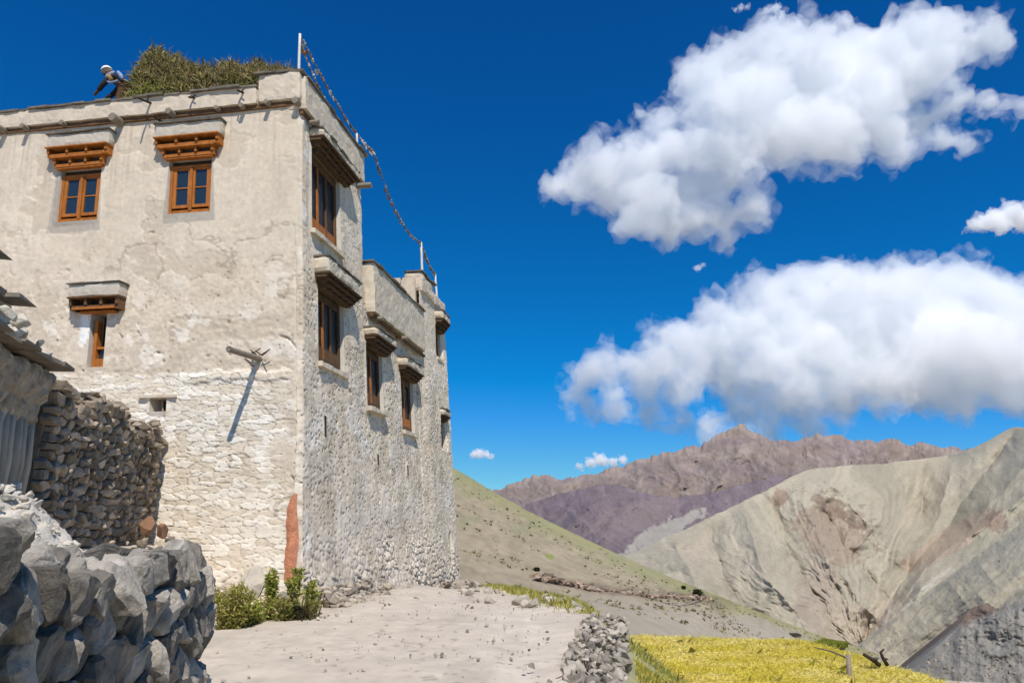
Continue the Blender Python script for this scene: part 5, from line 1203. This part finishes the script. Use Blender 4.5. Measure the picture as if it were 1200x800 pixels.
def farbush(px, py, Y_, r, lb):
    p = at(px, py, Y_); n = 700; d = RNG.normal(size=(n, 3)); d /= np.linalg.norm(d, axis=1, keepdims=True); rr = RNG.random((n, 1))**.4
    e = empty('shrub', p-Vector((0, 0, r*.6))); tag(e, lb, 'shrub', 'dark shrubs on the hillside')
    B = np.array(tuple(p))+d*rr*r*np.array([1.1, 1, .8]); blades('foliage', B, B+RNG.normal(size=(n, 3))*r*.25, RNG.uniform(.15, .3, n)*r, pal([(.055, .06, .025), (.08, .085, .03), (.04, .045, .02)], n, .2), M['leaf'], e)
    mb = MB()
    for k_ in range(4): mb.tube([p-Vector((0, 0, r*1.1)), p+Vector((random.uniform(-.6, .6), random.uniform(-.6, .6), random.uniform(-.1, .5)))*r], [r*.07, r*.03], 5)
    mb.build('stem', M['brownwood'], e)
farbush(817, 694, 165, .95, 'largest dark shrub standing on the low bank of the hillside')
farbush(801, 688, 175, .5, 'small dark shrub just left of the largest hillside shrub')
farbush(629, 667, 118, .45, 'small dark shrub at the left end of the low bank')

# ------------------------------------------------------------------ clouds: closed volumes of vapour, core and wisp
def cloud(label, cs, vox, dens, amps, seed, soft=.3, grow=1.06):
    """three nested closed bodies: dense heart, thinner mantle, patchy wisps at the edge"""
    def evalmesh(me, vx):
        o = bpy.data.objects.new('tmp', me); COL.objects.link(o)
        md = o.modifiers.new('r', 'REMESH'); md.mode = 'VOXEL'; md.voxel_size = vx
        dg = bpy.context.evaluated_depsgraph_get(); me2 = bpy.data.meshes.new_from_object(o.evaluated_get(dg)); bpy.data.objects.remove(o)
        return me2
    def body(nm, k_, vx, am, sd):
        bm = bmesh.new()
        for c, r in cs:
            t = bmesh.ops.create_icosphere(bm, subdivisions=2, radius=r*k_)
            for v in t['verts']: v.co = Vector((v.co.x, v.co.y*1.1, v.co.z*.9))+c
        me = bpy.data.meshes.new(nm); bm.to_mesh(me); bm.free(); me2 = evalmesh(me, vx)
        off = Vector((sd*3.7, sd*1.3, sd*2.1))
        n = len(me2.vertices); co = np.empty(n*3, np.float32); me2.vertices.foreach_get('co', co); nr = np.empty(n*3, np.float32); me2.vertices.foreach_get('normal', nr)
        co = co.reshape(-1, 3); nr = nr.reshape(-1, 3); D = np.zeros(n)
        for s, a in am:
            for q in range(n):
                p = Vector(co[q])/s+off
                f = noise.fractal(p, .8, 2.1, 4); w_ = .75 if s == am[0][0] else .35
                D[q] += a*(w_*(.42-noise.voronoi(p+Vector((f, f, f))*.5)[0][0])+f*(1.35-w_))
        me2.vertices.foreach_set('co', (co+nr*D[:, None]).astype(np.float32).ravel()); me2.update()
        me3 = evalmesh(me2, vx*.9); me3.name = nm; return me3
    core = body('cloud', .95, vox, amps, seed)
    o = link('cloud', core, vapour('cloud_core', dens), None, True); tag(o, label, 'cloud', 'clouds in the sky')
    link('mantle', body('mantle', grow, vox, [(s*.85, a*1.15) for s, a in amps], seed+3), vapour('cloud_mantle', dens*soft*1.3, amps[0][0]*.6, .40, .52), o, True)
    link('wispy_edge', body('wispy_edge', grow*1.10, vox, [(s*.7, a*1.6) for s, a in amps], seed+5), vapour('cloud_wisp', dens*soft*1.6, amps[0][0]*.38, .45, .58), o, True)
    return o
def puffs(pts, Y0, spread, seed, k_=1.):
    rnd = random.Random(seed); out = []
    for x, y, r in pts:
        Yc = Y0+rnd.uniform(-spread, spread); c = at(x, y, Yc); out.append((c, r*k_*Yc/830))
    return out
c1 = [(1165, 52, 14), (1140, 50, 26), (1105, 45, 30), (1085, 28, 22), (1065, 48, 36), (1030, 60, 36), (1000, 62, 34), (975, 55, 26), (985, 30, 12), (945, 62, 36), (910, 55, 28), (880, 65, 30), (850, 82, 32), (820, 100, 30), (1090, 80, 34), (1050, 95, 40), (1010, 110, 42), (965, 110, 48), (920, 110, 48), (870, 115, 44), (830, 135, 34), (800, 95, 14), (812, 70, 10), (775, 145, 24), (748, 138, 14), (1000, 150, 38), (960, 160, 40), (915, 160, 44), (870, 165, 42), (1030, 165, 26), (985, 180, 22), (830, 180, 36), (790, 185, 32), (755, 195, 34), (720, 195, 32), (690, 200, 30), (660, 212, 26), (637, 222, 16), (715, 235, 26), (755, 235, 30), (800, 225, 34), (840, 215, 30), (870, 200, 26), (740, 262, 24), (775, 265, 24), (810, 262, 26), (845, 258, 26), (875, 245, 22), (890, 255, 14), (845, 282, 14), (720, 272, 14), (1100, 130, 20), (1125, 118, 18), (1075, 150, 22), (1100, 165, 16), (1120, 175, 12), (1060, 180, 18), (1150, 125, 13), (1175, 128, 9), (1192, 128, 6)]
cloud('largest white cloud high at upper right with ragged left tail', puffs([(x+6, y-4, r*1.04) for x, y, r in c1], 9000, 340, 1), 42, .0022, [(720, 300), (280, 130), (115, 62)], 11, .3, 1.12)
c1 += [(700, 205, 40), (740, 215, 42), (785, 228, 42), (662, 214, 30), (830, 250, 36), (770, 252, 38), (1150, 58, 38), (1110, 58, 44), (990, 25, 22), (1050, 35, 26), (735, 262, 28), (800, 270, 26), (850, 275, 22)]
c2 = [(1130, 345, 42), (1085, 345, 42), (1040, 350, 42), (1000, 340, 36), (970, 330, 28), (960, 365, 40), (920, 375, 34), (880, 385, 34), (850, 375, 28), (830, 395, 32), (800, 412, 30), (770, 425, 26), (740, 432, 22), (710, 438, 24), (685, 445, 22), (670, 465, 14), (1180, 365, 42), (1220, 380, 45), (1000, 395, 46), (1050, 400, 50), (1100, 400, 50), (1150, 410, 48), (1200, 425, 46), (950, 410, 44), (900, 420, 38), (850, 430, 32), (805, 445, 26), (760, 455, 20), (720, 465, 16), (1240, 440, 40), (980, 440, 36), (1030, 440, 38), (1080, 445, 36), (1130, 445, 34), (1180, 455, 32), (935, 450, 30), (890, 455, 24), (910, 470, 22), (950, 475, 22), (870, 480, 20), (840, 492, 16), (990, 470, 20), (1030, 470, 18), (820, 505, 10), (1080, 470, 18), (1130, 475, 16), (1190, 480, 16), (900, 495, 14)]
cloud('broad white cloud bank low over the right mountains', puffs(c2+[(900, 345, 30), (845, 372, 32), (790, 400, 30), (940, 335, 30), (662, 482, 9), (690, 480, 13), (722, 478, 15), (762, 480, 17), (800, 492, 16), (830, 506, 12), (868, 506, 13), (905, 508, 13), (950, 500, 16)], 14500, 450, 2, 1.04), 64, .0011, [(1100, 420), (440, 190), (180, 90)], 12, .35, 1.14)
c3 = [(1185, 252, 16), (1160, 258, 14), (1142, 262, 9), (1205, 258, 16), (1220, 262, 14), (1175, 265, 10)]
cloud('small white cloud touching the right edge between two larger clouds', puffs(c3, 9000, 70, 3), 19, .008, [(190, 95), (78, 45)], 13)
cloud('tiny cloud wisp low in the sky beside the house', puffs([(555, 533, 4), (562, 531, 6), (570, 533, 5), (576, 535, 3)], 8000, 14, 4), 11, .012, [(80, 46), (34, 22)], 14)
cloud('thin cloud wisp just above the left mountains', puffs([(680, 546, 4), (692, 541, 6), (705, 539, 7), (718, 541, 6), (730, 538, 5), (698, 533, 3)], 8000, 14, 5), 12, .014, [(90, 55), (40, 26)], 15)
cloud('leftmost of two cloud scraps near the top of the sky', puffs([(868, 10, 5), (875, 8, 4), (862, 12, 3)], 9000, 22, 6), 13, .006, [(96, 64), (43, 30)], 16)
cloud('cloud scrap touching the top edge of the largest cloud', puffs([(900, 12, 6), (910, 10, 7), (917, 16, 5), (905, 22, 4)], 9000, 22, 7), 13, .006, [(107, 73), (47, 34)], 17)
cloud('faint little cloud puff below the largest cloud', puffs([(818, 314, 5), (824, 310, 3)], 9000, 15, 8), 13, .005, [(75, 50), (33, 24)], 18)
